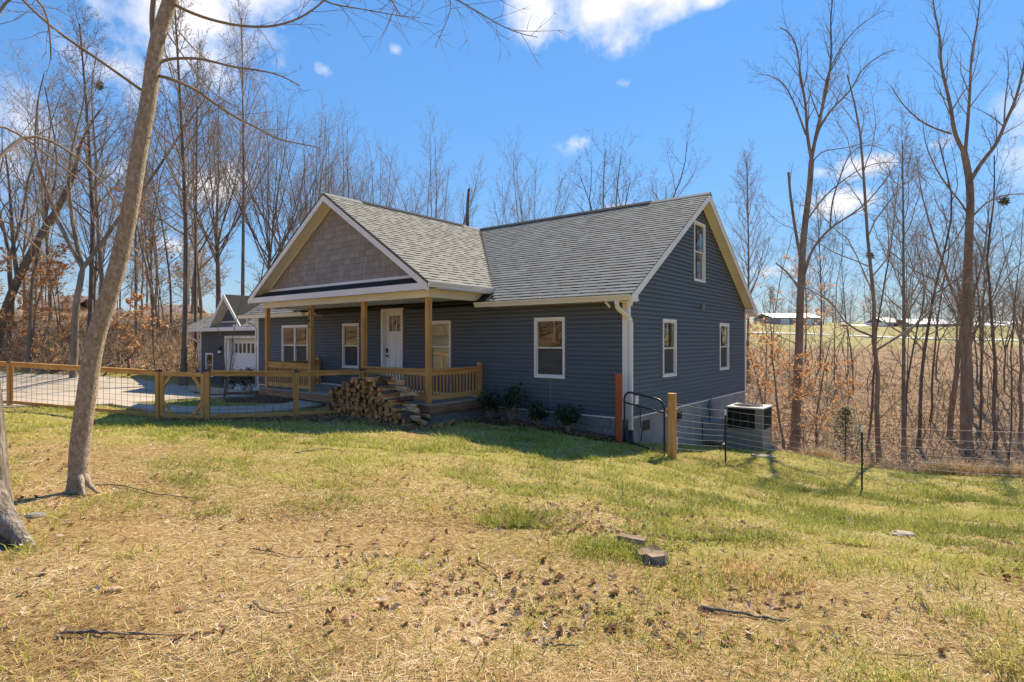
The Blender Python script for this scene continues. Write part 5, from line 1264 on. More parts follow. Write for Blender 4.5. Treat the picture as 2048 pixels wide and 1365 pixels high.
custom('rough_barked_tree', -40, 4.55, 1090, [
  ([(-52,1110),(-52,1050),(-54,980),(-58,900),(-72,760),(-96,560),(-120,300),(-150,0),(-180,-300),(-220,-700)], .235, .15, 0, 0, 0),
  ([(-50,960,4.55),(-36,1010,4.5),(-14,1060,4.45),(6,1110,4.4)], .17, .12, 1, 0, 0),
  ([(-30,980,4.5),(-2,1025,4.45),(30,1068,4.4),(62,1100,4.35),(80,1130,4.3)], .12, .03, 1, 0, 0),
  ([(-40,1060,4.4),(-20,1095,4.3),(15,1125,4.25),(48,1165,4.2)], .075, .03, 1, 0, 0),
  ([(-60,420,4.5),(-20,330,4.6),(60,262,4.9),(140,300,5.1),(190,350,5.3),(210,365,5.4),(235,420,5.5)], .018, .006, 2, 12, .3),
  ([(-60,300,4.5),(-10,240,4.8),(50,275,5.0),(120,330,5.2),(190,385,5.4),(230,425,5.6)], .013, .004, 2, 9, .3),
  ([(-68,150,4.5),(-30,60,4.7),(40,-30,4.9),(90,0,5.0),(100,60,5.2),(102,120,5.3)], .016, .006, 2, 10, .3),
  ([(-60,600,4.5),(-20,420,4.8),(30,450,5.2),(100,520,5.6)], .012, .004, 2, 10, .3),
 ], near_spec, 'bark_rough', 'twig', 'massive rough-barked trunk with spreading roots cut off by the left picture edge', 43)
big_spec = dict(n=(8, 6, 5, 4), ang=(35, 33, 38, 42), ratio=(.3, .42, .5, .5), up=(0, .08, .05, .02), wig=(.03, .08, .12, .15), sides=(12, 6, 4, 3, 3), thin=.45, start=(.3, .15, .15, .2))
custom('tall_bare_tree', 1591, 23.0, 902, [
  ([(1589,905),(1591,850),(1594,780),(1598,700),(1600,620),(1603,540),(1606,480),(1614,420),(1620,370),(1623,320)], 0.183, 0.100, 0, 0, 0),
  ([(1623,320),(1614,270),(1612,210),(1600,150),(1596,100),(1580,60),(1560,55)], 0.068, 0.019, 1, 16, .2),
  ([(1623,320),(1632,270),(1645,215),(1658,160),(1664,100),(1660,40),(1668,-20)], 0.073, 0.019, 1, 18, .15),
  ([(1626,300),(1640,250),(1670,210),(1705,180),(1720,140),(1760,110),(1790,100)], 0.051, 0.011, 1, 14, .25),
  ([(1612,270),(1592,215),(1572,170),(1545,150),(1510,148)], 0.041, 0.011, 1, 14, .25),
  ([(1640,250),(1652,150),(1690,80),(1730,40),(1770,20)], 0.041, 0.011, 1, 12, .3),
  ([(1604,530),(1594,480),(1586,430),(1580,385),(1577,345)], 0.064, 0.045, 1, 2, .3),
  ([(1606,560),(1622,500),(1660,455),(1700,432),(1730,410),(1765,370),(1790,330)], 0.064, 0.013, 1, 14, .2),
  ([(1660,455),(1664,400),(1682,350),(1700,300),(1740,285),(1790,310)], 0.036, 0.009, 1, 12, .2),
  ([(1615,440),(1650,390),(1700,350),(1745,325),(1800,325)], 0.036, 0.009, 1, 12, .2),
  ([(1622,330),(1640,300),(1690,298),(1750,280)], 0.028, 0.007, 1, 9, .2),
  ([(1603,600),(1595,570),(1570,540),(1552,527)], 0.045, 0.028, 1, 3, .3),
 ], big_spec, 'bark_warm', 'twig_dark', 'tall many-limbed bare tree just right of the house with scraps of orange leaves low down', 51)
RTREE = custom('tall_bare_tree', 1933, 24.0, 918, [
  ([(1932,922),(1932,860),(1932,780),(1933,700),(1934,620),(1936,540),(1938,460),(1942,400),(1938,350),(1928,305)], 0.222, 0.123, 0, 0, 0),
  ([(1928,305),(1908,270),(1903,220),(1890,165),(1880,125),(1882,80),(1870,30),(1862,-30)], 0.085, 0.019, 1, 18, .2),
  ([(1930,310),(1936,240),(1940,180),(1942,110),(1955,50),(1962,-20)], 0.071, 0.019, 1, 16, .2),
  ([(1942,360),(1965,320),(1995,290),(2008,250),(2030,205),(2045,150),(2060,60)], 0.085, 0.028, 1, 16, .2),
  ([(1903,268),(1870,258),(1840,243),(1805,210),(1780,170)], 0.042, 0.013, 1, 12, .3),
  ([(1942,440),(1926,410),(1900,380),(1875,345),(1850,290),(1845,240)], 0.042, 0.013, 1, 12, .3),
  ([(1940,440),(1965,410),(2000,390),(2048,388)], 0.038, 0.019, 1, 9, .3),
  ([(2008,255),(2010,200),(2018,150),(2015,100)], 0.033, 0.009, 1, 8, .3),
 ], big_spec, 'bark_warm', 'twig_dark', 'tallest and thickest bare trunk at the right with upright antler-like limbs', 52)
# the leaning trunk at the far left and two snags
custom('leaning_dark_tree', 8, 27, 620, [([(-25,790),(-5,680),(10,620),(35,560),(70,490),(100,440),(128,400),(150,340)], .22, .12, 0, 0, 0), ([(128,400),(150,350),(160,280),(200,220)], .12, .03, 1, 12, .2), ([(35,560),(25,480),(20,380),(10,300)], .10, .03, 1, 12, .2)],
  big_spec, 'bark_dark', 'twig_dark', 'thick dark trunk tilted steeply to the right at the far left', 53)
custom('snag', 936, 44, 470, [([(936,620),(936,520),(935,440),(934,405),(938,378)], .22, .1, 0, 3, .7)], big_spec, 'bark_dark', 'twig_dark', 'broken-topped dead snag just above the porch ridge', 54, levels=2)

# ------------------------------------------------------------------ ground cover
M['straw'] = tint_mat('dead_straw', [(0, (.20,.11,.04)), (.35, (.46,.295,.115)), (.7, (.72,.53,.28)), (1, (.92,.80,.58))], rough=.85, spec=.1, trans=.2)
M['grass'] = tint_mat('green_grass', [(0, (.12,.15,.02)), (.35, (.31,.34,.04)), (.65, (.52,.49,.10)), (1, (.72,.61,.26))], rough=.6, spec=.3, trans=.35)
M['leaves'] = tint_mat('fallen_leaves', [(0, (.20,.09,.05)), (.4, (.36,.21,.12)), (.7, (.52,.36,.24)), (.9, (.60,.47,.35)), (1, (.60,.22,.06))], rough=.9, spec=.04, trans=.2)
M['oleaf'] = tint_mat('orange_leaves', [(0, (.46,.21,.08)), (.5, (.66,.36,.16)), (1, (.82,.56,.30))], rough=.7, trans=.4)
M['green_leaf'] = tint_mat('dark_green_leaves', [(0, (.012,.022,.010)), (.6, (.035,.06,.022)), (1, (.07,.11,.035))], rough=.35, spec=.5, trans=.1)
M['needle'] = tint_mat('needles', [(0, (.05,.07,.025)), (1, (.14,.19,.08))], rough=.6, trans=.2)
R = np.random.RandomState(9)
def free(xc, zc):
    wx = CAM[0] + CR*xc - SR*zc; wy = CAM[1] + SR*xc + CR*zc
    return ~(hx(wx, wy) | inpoly(xc, zc, DRV_POLY) | inpoly(xc, zc, WLK_POLY))
def scatter(n, z0, z1, x0=-1.35, x1=1.6, power=1.0):
    """more points near the lens: uniform in 1/Z"""
    u = R.rand(n); Z = 1/((1/z0)**power*(1-u)+(1/z1)**power*u)**(1/power); r = x0+(x1-x0)*R.rand(n)
    return r*Z, Z
def to_world(xc, zc, h):
    return np.stack([CAM[0] + CR*xc - SR*zc, CAM[1] + SR*xc + CR*zc, h], -1)
def blades(name, xc, zc, length, width, tilt, tint, mat, curl=.3, lift=0., seg2=True):
    n = len(xc); h = gz(xc, zc)+lift; P_ = to_world(xc, zc, h); a = R.rand(n)*2*np.pi
    d = np.stack([np.cos(a)*np.cos(tilt), np.sin(a)*np.cos(tilt), np.sin(tilt)], -1); b2 = a+R.normal(0, curl, n)
    d2 = np.stack([np.cos(b2)*np.cos(tilt*.45), np.sin(b2)*np.cos(tilt*.45), np.sin(tilt*.45)-.1*(tilt > .3)], -1)
    s_ = np.stack([-np.sin(a), np.cos(a), R.normal(0, .35, n)], -1); w = width[:, None]*.5; L_ = length[:, None]
    v0 = P_-s_*w; v1 = P_+s_*w; m = P_+d*L_*.55; v2 = m+s_*w*.85; v3 = m-s_*w*.85; v4 = m+d2*L_*.45
    if seg2:
        V = np.stack([v0, v1, v2, v3, v4], 1).reshape(-1, 3); k = np.arange(n)[:, None]*5
        F = np.concatenate([k+[0, 1, 2], k+[0, 2, 3], k+[3, 2, 4]]); T_ = np.repeat(tint, 5)
    else:
        V = np.stack([v0, v1, m+d2*L_*.45], 1).reshape(-1, 3); F = np.arange(3*n).reshape(-1, 3); T_ = np.repeat(tint, 3)
    return V, F, T_
def join(parts):
    Vs, Fs, Ts, b = [], [], [], 0
    for V, F, T_ in parts: Vs.append(V); Fs.append(F+b); Ts.append(T_); b += len(V)
    return np.concatenate(Vs), np.concatenate(Fs), np.concatenate(Ts)
def leafhex(P_, size, tint, tilt=.35):
    n = len(P_); a = R.rand(n)*2*np.pi; u = np.stack([np.cos(a), np.sin(a), R.normal(0, tilt, n)], -1); v = np.stack([-np.sin(a), np.cos(a), R.normal(0, tilt, n)], -1)
    up = np.array([0, 0, 1.]); s_ = size[:, None]; pts = []
    for (du, dv) in ((-.62, 0), (-.25, -.34), (.12, -.20), (.30, -.38), (.64, 0), (.28, .34), (.02, .18), (-.30, .36)):
        pts.append(P_+u*s_*(du+R.normal(0, .06, (n, 1)))+v*s_*(dv+R.normal(0, .07, (n, 1)))+up*s_*(abs(dv)*R.uniform(-.1, 1.1, (n, 1))+abs(du)*R.uniform(-.05, .35, (n, 1))))
    pts.append(P_.copy()); V = np.stack(pts, 1).reshape(-1, 3); k = np.arange(n)[:, None]*9
    return V, np.concatenate([k+[i, (i+1) % 8, 8] for i in range(8)]), np.repeat(tint, 9)
# straw
parts = []
for (n, z0, z1, lw, ww, s2) in ((140000, 1.9, 5.0, .105, .0030, False), (135000, 5.0, 10.5, .12, .0045, False), (95000, 9.5, 17, .12, .008, False)):
    xc, zc = scatter(n, z0, z1); g = green_mask(xc, zc); wm_ = woods_mask(xc, zc)
    patch = .5+.5*vnoise(xc, zc, 31, f0=2.2); keep = (R.rand(n) < np.clip(1.0-.5*g, .1, 1)*np.clip(.55+.35*patch, .2, 1)) & free(xc, zc) & (wm_ < .5); xc, zc = xc[keep], zc[keep]; m = len(xc)
    tn = np.clip(.5+.16*vnoise(xc, zc, 32, f0=1.5)+R.normal(0, .24, m), 0, 1)
    parts.append(blades('s', xc, zc, lw*R.uniform(.35, 1.3, m), ww*R.uniform(.6, 1.6, m), np.abs(R.normal(.06, .14, m)), tn, None, lift=.004, seg2=s2, curl=.5))
V, F, T_ = join(parts); obj('dead_straw', npmesh('dead_straw', V, F, M['straw'], tint=T_), kind='stuff', label='matted dead straw and thatch over the lawn')
parts = []
for (n, z0, z1, lw, ww, s2) in ((130000, 1.9, 5.5, .07, .0045, True), (235000, 5.0, 10.5, .07, .007, False), (210000, 9.0, 19, .08, .011, False)):
    xc, zc = scatter(n, z0, z1); g = green_mask(xc, zc); clump = ss(.25, .85, .5+.35*vnoise(xc, zc, 41, f0=5.0)+.25*vnoise(xc, zc, 43, f0=1.8)); wm_ = woods_mask(xc, zc)
    keep = (R.rand(n) < np.clip(g*(.10+1.15*clump)*1.05+.04, .0, 1)) & free(xc, zc) & (wm_ < .5); xc, zc = xc[keep], zc[keep]; m = len(xc)
    tn = np.clip(.45+.18*vnoise(xc, zc, 42, f0=1.1)+R.normal(0, .2, m), 0, 1)
    parts.append(blades('g', xc, zc, lw*R.uniform(.5, 1.5, m)*(1+.5*clump[keep]), ww*R.uniform(.7, 1.4, m), R.uniform(.5, 1.35, m), tn, None, seg2=s2))
V, F, T_ = join(parts); obj('green_grass', npmesh('green_grass', V, F, M['grass'], tint=T_), kind='stuff', label='patchy green grass in the lawn')
# leaves: curled quads (two triangles folded at the midrib)
def leafquads(P_, size, tint, tilt=.35):
    n = len(P_); a = R.rand(n)*2*np.pi; u = np.stack([np.cos(a), np.sin(a), R.normal(0, tilt, n)], -1); v = np.stack([-np.sin(a), np.cos(a), R.normal(0, tilt, n)], -1)
    up = np.array([0, 0, 1.]); s_ = size[:, None]
    c0 = P_-u*s_*.6; c1 = P_+u*s_*.6; l = P_+v*s_*.38+up*s_*R.uniform(-.05, .35, (n, 1)); r = P_-v*s_*.38+up*s_*R.uniform(-.05, .35, (n, 1))
    V = np.stack([c0, r, c1, l], 1).reshape(-1, 3); k = np.arange(n)[:, None]*4
    return V, np.concatenate([k+[0, 1, 2], k+[0, 2, 3]]), np.repeat(tint, 4)
parts = []
xc, zc = scatter(26000, 1.9, 17); lm = np.clip(.16+.30*vnoise(xc, zc, 51, f0=1.0)+1.0*ss(1.3, .2, np.hypot((xc-1.0)/1.7, (zc-5.4)/.85)) + .5*ss(11, 13, zc), .05, 1)
keep = (R.rand(len(xc)) < lm) & free(xc, zc) & (zc > 3.0); xc, zc = xc[keep], zc[keep]; m = len(xc)
parts.append(leafhex(to_world(xc, zc, gz(xc, zc)+.012), R.uniform(.025, .06, m), np.clip(R.rand(m)*.95+.06*(R.rand(m) < .1), 0, 1)))
# leaf litter of the ravine and the bank
n = 90000; xc, zc = scatter(n, 12, 60, -1.0, 1.25, power=.8); wm_ = woods_mask(xc, zc); keep = (wm_ > .4) & free(xc, zc) & (field_mask(xc, zc) < .5) & ~((np.abs(xc/zc) < .35) & (zc < 60) & (xc/zc > -.45)); xc, zc = xc[keep], zc[keep]; m = len(xc)
parts.append(leafquads(to_world(xc, zc, gz(xc, zc)+.03), R.uniform(.06, .12, m)*np.clip(zc/20, 1, 1.5), np.clip(.25+.7*R.rand(m), 0, .96), tilt=.2))
V, F, T_ = join(parts); obj('fallen_leaves', npmesh('fallen_leaves', V, F, M['leaves'], tint=T_), kind='stuff', label='brown leaf litter on the lawn and woodland floor')
# leaves drifted along the fence, mulch bed and woodpile
parts = []
for (c0, c1, n, sp) in (((414, 11.7), (592, 12.9), 900, .35), ((592, 12.9), (690, 13.4), 900, .4), ((660, 13.4), (700, 13.3), 700, .35), ((700, 12.9), (840, 12.0), 900, .25), ((317, 12.3), (414, 11.7), 250, .3)):
    t = R.rand(n); a = np.array([(c0[0]-1024)/FPX*c0[1], c0[1]]); b = np.array([(c1[0]-1024)/FPX*c1[1], c1[1]]); p = a+(b-a)*t[:, None]+R.normal(0, sp, (n, 2)); k = free(p[:, 0], p[:, 1]); p = p[k]
    parts.append(leafquads(to_world(p[:, 0], p[:, 1], gz(p[:, 0], p[:, 1])+R.uniform(.0, .05, len(p))), R.uniform(.04, .075, len(p)), R.rand(len(p))*.6))
for (x0, x1, y0, y1, n) in ((-3.7, -.1, -.85, -.05, 1500), (-15.2, -8.2, -2.1, -1.2, 1800), (-14.5, -11.6, -1.6, -.2, 500)):
    wx = R.uniform(x0, x1, n); wy = R.uniform(y0, y1, n); q = np.array([Cf(a, b) for a, b in zip(wx, wy)]); k = ~inpoly(q[:, 0], q[:, 1], WLK_POLY)
    parts.append(leafquads(to_world(q[k, 0], q[k, 1], gz(q[k, 0], q[k, 1])+R.uniform(.035, .07, k.sum())), R.uniform(.035, .07, k.sum()), R.rand(k.sum())*.42))
V, F, T_ = join(parts); obj('drifted_leaves', npmesh('drifted_leaves', V, F, M['leaves'], tint=T_), kind='stuff', label='reddish leaves drifted along the fence foot and beds')

# brush: tangles of thin stems on the bank and down in the ravine
def brush(name, n, xr, zr, hr, mat, label, cond=None, rad=(.004, .011), lean=.6, segs=4):
    lst = []; r = random.Random(hash(name) % 1000 if False else len(name)*7+n)
    xs = np.array([r.uniform(*xr) for _ in range(n)]); zs = np.array([r.uniform(*zr) for _ in range(n)]); xc = xs*zs
    hh = gz(xc, zs); fr = free(xc, zs) & (woods_mask(xc, zs) > .3)
    if cond is not None: fr &= cond(xc, zs)
    Pw_ = to_world(xc, zs, hh)
    for i in np.where(fr)[0]:
        a = r.random()*6.28; t = r.gauss(0, lean); d = np.array([math.cos(a)*math.sin(t), math.sin(a)*math.sin(t), math.cos(t)]); L_ = r.uniform(*hr); p = [Pw_[i]-[0, 0, .05]]
        for k in range(segs):
            d = nrm_(d+np.array([r.gauss(0, .2), r.gauss(0, .2), r.gauss(-.04, .12)])); p.append(p[-1]+d*L_/segs)
        p = np.array(p); rr = r.uniform(*rad)*(1+zs[i]/40); lst.append((p, np.linspace(rr, rr*.4, len(p)), 3))
        for _ in range(2):
            k = r.randint(1, segs-1); d2 = nrm_(d+np.array([r.gauss(0, .6), r.gauss(0, .6), r.gauss(.2, .4)])); q = np.array([p[k], p[k]+d2*L_*.22, p[k]+d2*L_*.38+[0, 0, r.gauss(0, .05)*L_]]); lst.append((q, np.array([rr*.6, rr*.45, rr*.3]), 3))
    V, F = tubes(lst); return obj(name, npmesh(name, V, F, M[mat]), kind='stuff', label=label)
M['brush_pale'] = surf('brush_stems', [(.3, (.26,.18,.11)), (.7, (.60,.46,.31))], scale=2, rough=.9, spec=.1)
M['brush_brown'] = surf('brush_brown', [(.3, (.20,.14,.09)), (.7, (.38,.27,.18))], scale=2, rough=.9, spec=.1)
brush('bank_brush', 2600, (-1.0, -.47), (26.5, 40), (.4, 1.8), 'brush_pale', 'tangle of dry pale stems over the bank behind the driveway', lean=1.15)
brush('dry_thicket', 700, (-1.0, -.47), (26, 34), (.5, 2.2), 'brush_brown', 'brown brambles at the foot of the bank', lean=.8)
brush('ravine_brush', 2000, (.40, 1.05), (15.5, 44), (.25, 1.5), 'brush_pale', 'dry pale stems and brambles over the ravine slopes', lean=1.2)
brush('ravine_saplings', 190, (.40, 1.05), (20, 56), (1.5, 5.0), 'brush_brown', 'whippy brown saplings filling the ravine wood', rad=(.008, .02), lean=.25, segs=5)
# golden dead grass tufts at the lawn edge on the right
xc = R.uniform(8.2, 17, 14000); zc = np.maximum(15.9-(xc-7.0)*.86, 11.2-(xc-12)*.15)+R.gamma(1.5, .45, 14000)+.1; k = (np.clip(.4+.6*vnoise(xc, zc, 61, f0=1.6), 0, 1) > R.rand(14000)); xc, zc = xc[k], zc[k]; m = len(xc)
V, F, T_ = blades('t', xc, zc, R.uniform(.15, .55, m), np.full(m, .012), R.uniform(.6, 1.4, m), np.clip(R.normal(.55, .18, m), 0, 1), None, seg2=True)
obj('golden_grass', npmesh('golden_grass', V, F, M['straw'], tint=T_), kind='stuff', label='golden dead grass along the far edge of the lawn')

# orange beech leaves still hanging: small trees
def leafy_tree(name, px, Z, H, seed, nleaf, label, mat='oleaf', span=(.1, .9), trunk='bark', size=(.05, .09), spec=None, key_lean=(0, 0, 1)):
    x, y, z = ground_pt(px, Z); T = Tree(seed, 3, dict(n=(14, 6, 5, 3), ang=(62, 45, 45, 45), ratio=(.45, .5, .5, .5), up=(.03, .02, .0, 0), wig=(.06, .1, .14, .16), start=(.12, .15, .15, .2), sides=(7, 4, 3, 3, 3), seg=(9, 6, 4, 3), **(spec or {})))
    p, r = T.path((0, 0, -.2), key_lean, H, H*.010, 0); T.put(p, r, 0)
    me0, me1 = T.meshes(name, M[trunk], M['twig']); rr = random.Random(seed)
    root = obj(name, None, None, loc=(x, y, z), label=label, cat='tree'); obj('trunk', me0, root); obj('crown', me1, root)
    cand = [q for lv in (2, 3) for (q, ra, k) in T.out[lv]]; pts = []
    for _ in range(nleaf):
        q = rr.choice(cand); t = rr.random(); i = min(int(t*(len(q)-1)), len(q)-2); f_ = t*(len(q)-1)-i; pp_ = q[i]*(1-f_)+q[i+1]*f_
        pts.append(pp_+np.array([rr.gauss(0, .03), rr.gauss(0, .03), rr.gauss(-.02, .02)]))
    pts = np.array(pts); hfr = pts[:, 2]/H; pts = pts[(hfr > span[0]) & (hfr < span[1])]
    V, F, T_ = leafquads(pts, R.uniform(size[0], size[1], len(pts)), np.clip(R.normal(.5, .28, len(pts)), 0, 1), tilt=.5)
    obj('foliage', npmesh('foliage', V, F, M[mat], tint=T_), root, kind='stuff'); return root
leafy_tree('young_beech', 1572, 20.5, 5.6, 61, 2600, 'young beech holding orange leaves just behind the heat pump', size=(.05, .09), span=(.05, .85))
leafy_tree('young_beech', 1632, 22.5, 5.0, 62, 2200, 'low orange-leaved beech right of the tall many-limbed tree', size=(.05, .09), span=(.05, .8))
leafy_tree('young_beech', 1600, 27.5, 9.5, 63, 900, 'taller beech with scattered orange leaves level with the eaves', size=(.08, .14), span=(.3, .95))
leafy_tree('young_beech', 60, 28, 6.0, 64, 3600, 'orange-leaved beech on the bank at far left', size=(.07, .12), span=(.1, .95))
leafy_tree('young_beech', -10, 26.5, 6.5, 65, 3400, 'larger orange-leaved beech cut by the left picture edge', size=(.07, .12), span=(.1, .95))
leafy_tree('young_beech', 118, 31, 5.0, 66, 1900, 'smaller orange-leaved beech nearest the leaning pale trunk', size=(.07, .12), span=(.1, .95))
leafy_tree('young_beech', 268, 29, 3.4, 67, 700, 'knee-high beech with orange leaves below the brown cabin', size=(.10, .16), span=(.05, .95))
leafy_tree('young_beech', 1500+30, 30, 6.5, 68, 900, 'orange-leaved sapling against the far corner of the house', size=(.09, .14), span=(.1, .95))
leafy_tree('oak_sapling', 318, 31, 8.5, 69, 420, 'sapling with sparse dark dead leaves in front of the cabin roof', mat='leaves', size=(.13, .2), span=(.4, .95))
# small evergreen
def evergreen(px, Z, H, label):
    x, y, z = ground_pt(px, Z); root = obj('evergreen_sapling', None, None, loc=(x, y, z), label=label, cat='tree'); rr = random.Random(5); lst = []; tips = []
    tr = np.array([[0, 0, -.1], [.02, 0, H*.5], [0, .02, H]]); V, F = tubes([(tr, np.array([.04, .025, .008]), 6)]); obj('trunk', npmesh('trunk', V, F, M['bark']), root)
    for i in range(46):
        h = H*(.22+.76*i/46); L_ = (H-h)*.52+.12; a = i*2.4; d = np.array([math.cos(a), math.sin(a), .15]); q = np.array([[0, 0, h], d*L_*.5+[0, 0, h], d*L_+[0, 0, h-.03]]); lst.append((q, np.array([.012, .008, .004]), 3))
        for k in range(60):
            t = rr.random()**.7; c = q[0]*(1-t)+q[2]*t; tips.append(c+np.array([rr.gauss(0, .07), rr.gauss(0, .07), rr.gauss(0, .04)]))
    V, F = tubes(lst); obj('crown', npmesh('crown', V, F, M['twig']), root)
    P_ = np.array(tips); n = len(P_); a = R.rand((n))*6.28; e = R.normal(0, .5, n); d = np.stack([np.cos(a)*np.cos(e), np.sin(a)*np.cos(e), np.sin(e)], -1)*.11; s_ = np.stack([-np.sin(a), np.cos(a), 0*a], -1)*.014
    V = np.stack([P_-s_, P_+s_, P_+d], 1).reshape(-1, 3); obj('foliage', npmesh('foliage', V, np.arange(3*n).reshape(-1, 3), M['needle'], tint=np.repeat(R.rand(n), 3)), root, kind='stuff')
evergreen(1690, 19.5, 2.2, 'small feathery evergreen sapling beyond the wire fence')

# broadleaf shrubs
def shrub(x, y, r, h, seed, label, stems=True, dens=900):
    z = Gw(x, y); root = obj('evergreen_shrub', None, None, loc=(x, y, z), label=label, cat='shrub'); rr = random.Random(seed); lst = []; pts = []
    for i in range(16):
        a = i*2.4+rr.uniform(-.4, .4); t = rr.uniform(.15, .95)*r; L_ = h*rr.uniform(.65, 1.1); q = np.array([[0, 0, 0], [math.cos(a)*t*.5, math.sin(a)*t*.5, L_*.5], [math.cos(a)*t, math.sin(a)*t, L_]]); lst.append((q, np.array([.009, .007, .004]), 4))
        for k in range(dens//16):
            u = rr.uniform(.25, 1.05); c = q[1]*(1-u)*2*.5+q[2]*u; pts.append(c+np.array([rr.gauss(0, .07), rr.gauss(0, .07), rr.gauss(0, .06)]))
    V, F = tubes(lst); obj('stems', npmesh('stems', V, F, M['twig']), root); P_ = np.array(pts); P_ = P_[P_[:, 2] > .04]
    V, F, T_ = leafquads(P_, R.uniform(.035, .06, len(P_)), np.clip(R.normal(.5, .25, len(P_)), 0, 1), tilt=.7); obj('foliage', npmesh('foliage', V, F, M['green_leaf'], tint=T_), root, kind='stuff')
shrub(-3.35, -.5, .32, .62, 1, 'dark evergreen shrub against the porch end')
shrub(-2.75, -.48, .30, .85, 2, 'dark shrub with one tall upright shoot, second from the porch')
shrub(-1.95, -.52, .28, .50, 3, 'low dark shrub below the big front window')
shrub(-1.15, -.52, .34, .52, 4, 'dark shrub in front of the white crawlspace vent', dens=1200)
gz0 = [(-17.9, .2), (-16.6, .1), (-15.75, -.1)]
for i, (x, y) in enumerate(gz0): shrub(x, y, .45, .85, 20+i, ['glossy green shrub before the middle of the garage door', 'glossy green shrub between garage door and house corner', 'dark shrub by the left end of the porch'][i], dens=1100)
MB().box(-19.6, -11.6, -.75, -.55, -2.1+E, -1.95+E+.08).build('kerb', M['concrete'], None, kind='structure')
# bare sapling by the garage
T = Tree(91, 2, dict(n=(4, 3, 2, 2), ang=(30, 35, 40, 40), ratio=(.4, .4, .4, .4), wig=(.12, .12, .1, .1), sides=(6, 4, 3, 3, 3))); x, y, z = ground_pt(448, 17.5)
for d_, L_ in (((.45, -.25, 1), 2.6), ((-.02, .1, 1), 1.6), ((.1, .2, .9), 3.2)): p, r = T.path((0, 0, 0), d_, L_, .022, 0); T.put(p, r, 0)
me0, me1 = T.meshes('sapling', M['bark_dark'], M['twig_dark']); rt = obj('bare_sapling', None, None, loc=(x, y, z), label='bare multi-stemmed sapling in the bed before the garage door', cat='sapling'); obj('trunk', me0, rt); obj('crown', me1, rt)

# squirrel nests and a thin stake
def nest(px, py, Z, r, label):
    p = at(px, py, Z); rr = random.Random(px); lst = []
    for _ in range(160):
        a, b = np.array([rr.gauss(0, r*.5) for _ in range(3)]), nrm_(np.array([rr.gauss(0, 1), rr.gauss(0, 1), rr.gauss(0, .5)]))*r*.7
        lst.append((np.array([a-b*.5, a+b*.5]), np.array([.02, .012]), 3))
    V, F = tubes(lst); obj('leaf_nest', npmesh('leaf_nest', V, F, M['bark_dark']), None, loc=p, label=label, cat='nest')
nest(198, 172, 34, .25, 'dark leafy nest high in the trees left of the leaning trunk')
nest(1741, 512, 27, .13, 'small dark nest on a stem in the ravine')
nest(2008, 402, 25, .17, 'reddish-brown nest beside the tallest right-hand trunk')
MB().tube([(-1.72,-.35,Gw(-1.72,-.35)-.05),(-1.74,-.33,-.88+E)], .006, 5).build('garden_stake', M['hvac'], None, label='thin grey stake standing in front of the big front window', cat='stake')
# sticks, stump, stones
def stick(name, pxs, Z0, r0, label, mat='twig', lift=.02, cat='stick', side=3):
    pts = []
    for px, py in pxs: xc, zc = onz(px, py); pts.append(to_world(np.array([xc]), np.array([zc]), gz(np.array([xc]), np.array([zc]))+lift)[0])
    pts = np.array(pts); base = pts[0].copy(); t = np.linspace(0, 1, len(pts)); n = len(pts)*3; u = np.linspace(0, 1, n); P_ = np.stack([np.interp(u, t, pts[:, i]) for i in range(3)], -1)-base
    P_[1:-1] += R.normal(0, .004, (n-2, 3)); V, F = tubes([(P_, np.linspace(r0, r0*.45, n)*R.uniform(.85, 1.15, n), 7)])
    return obj(name, npmesh(name, V, F, M[mat], smooth=True), None, loc=base, label=label, cat=cat)
stick('fallen_stick', [(1397,1222),(1440,1224),(1500,1230),(1545,1236),(1580,1240)], 4, .013, 'straight grey stick lying in the grass at lower right', 'bark_rough')
stick('fallen_twig', [(956,1105),(958,1118),(985,1134),(1002,1145),(1003,1165),(1005,1172)], 4, .007, 'pale crooked twig bent like a hook at lower centre', 'log_pale')
stick('fallen_twig', [(120,1322),(180,1320),(240,1330),(300,1348)], 3, .009, 'dark twig crossing another at the bottom left', 'bark_dark')
stick('fallen_twig', [(150,1350),(200,1325),(290,1300),(370,1288)], 3, .007, 'brown twig running up to the right at the bottom left', 'bark_warm')
stick('fallen_twig', [(190,972),(240,975),(300,988),(350,994),(400,998)], 6, .008, 'long curved twig right of the leaning trunk foot', 'bark_dark')
stick('fallen_twig', [(500,1102),(540,1110),(580,1118),(635,1121)], 4, .005, 'thin dark twig in the straw left of centre', 'bark_dark')
stick('fallen_branch', [(590,908),(620,905),(650,900),(690,908)], 9, .009, 'forked dark branch lying just beyond the house shadow', 'bark_dark')
stick('fallen_twig', [(1085,1312),(1105,1330),(1135,1352),(1160,1372)], 3, .007, 'dark twig running off the bottom edge right of centre', 'bark_dark')
stick('fallen_twig', [(505,1215),(520,1228),(545,1238),(580,1240)], 4, .005, 'short bent twig in the straw at lower left centre', 'bark_dark')
stick('fallen_twig', [(1450,930),(1480,945),(1520,958),(1575,975),(1600,982)], 8, .008, 'dark twig in the grass between the two steel fence posts', 'bark_dark')
stick('fallen_twig', [(1790,1330),(1830,1345),(1880,1362)], 3, .006, 'tan twig at the bottom right', 'bark_warm')
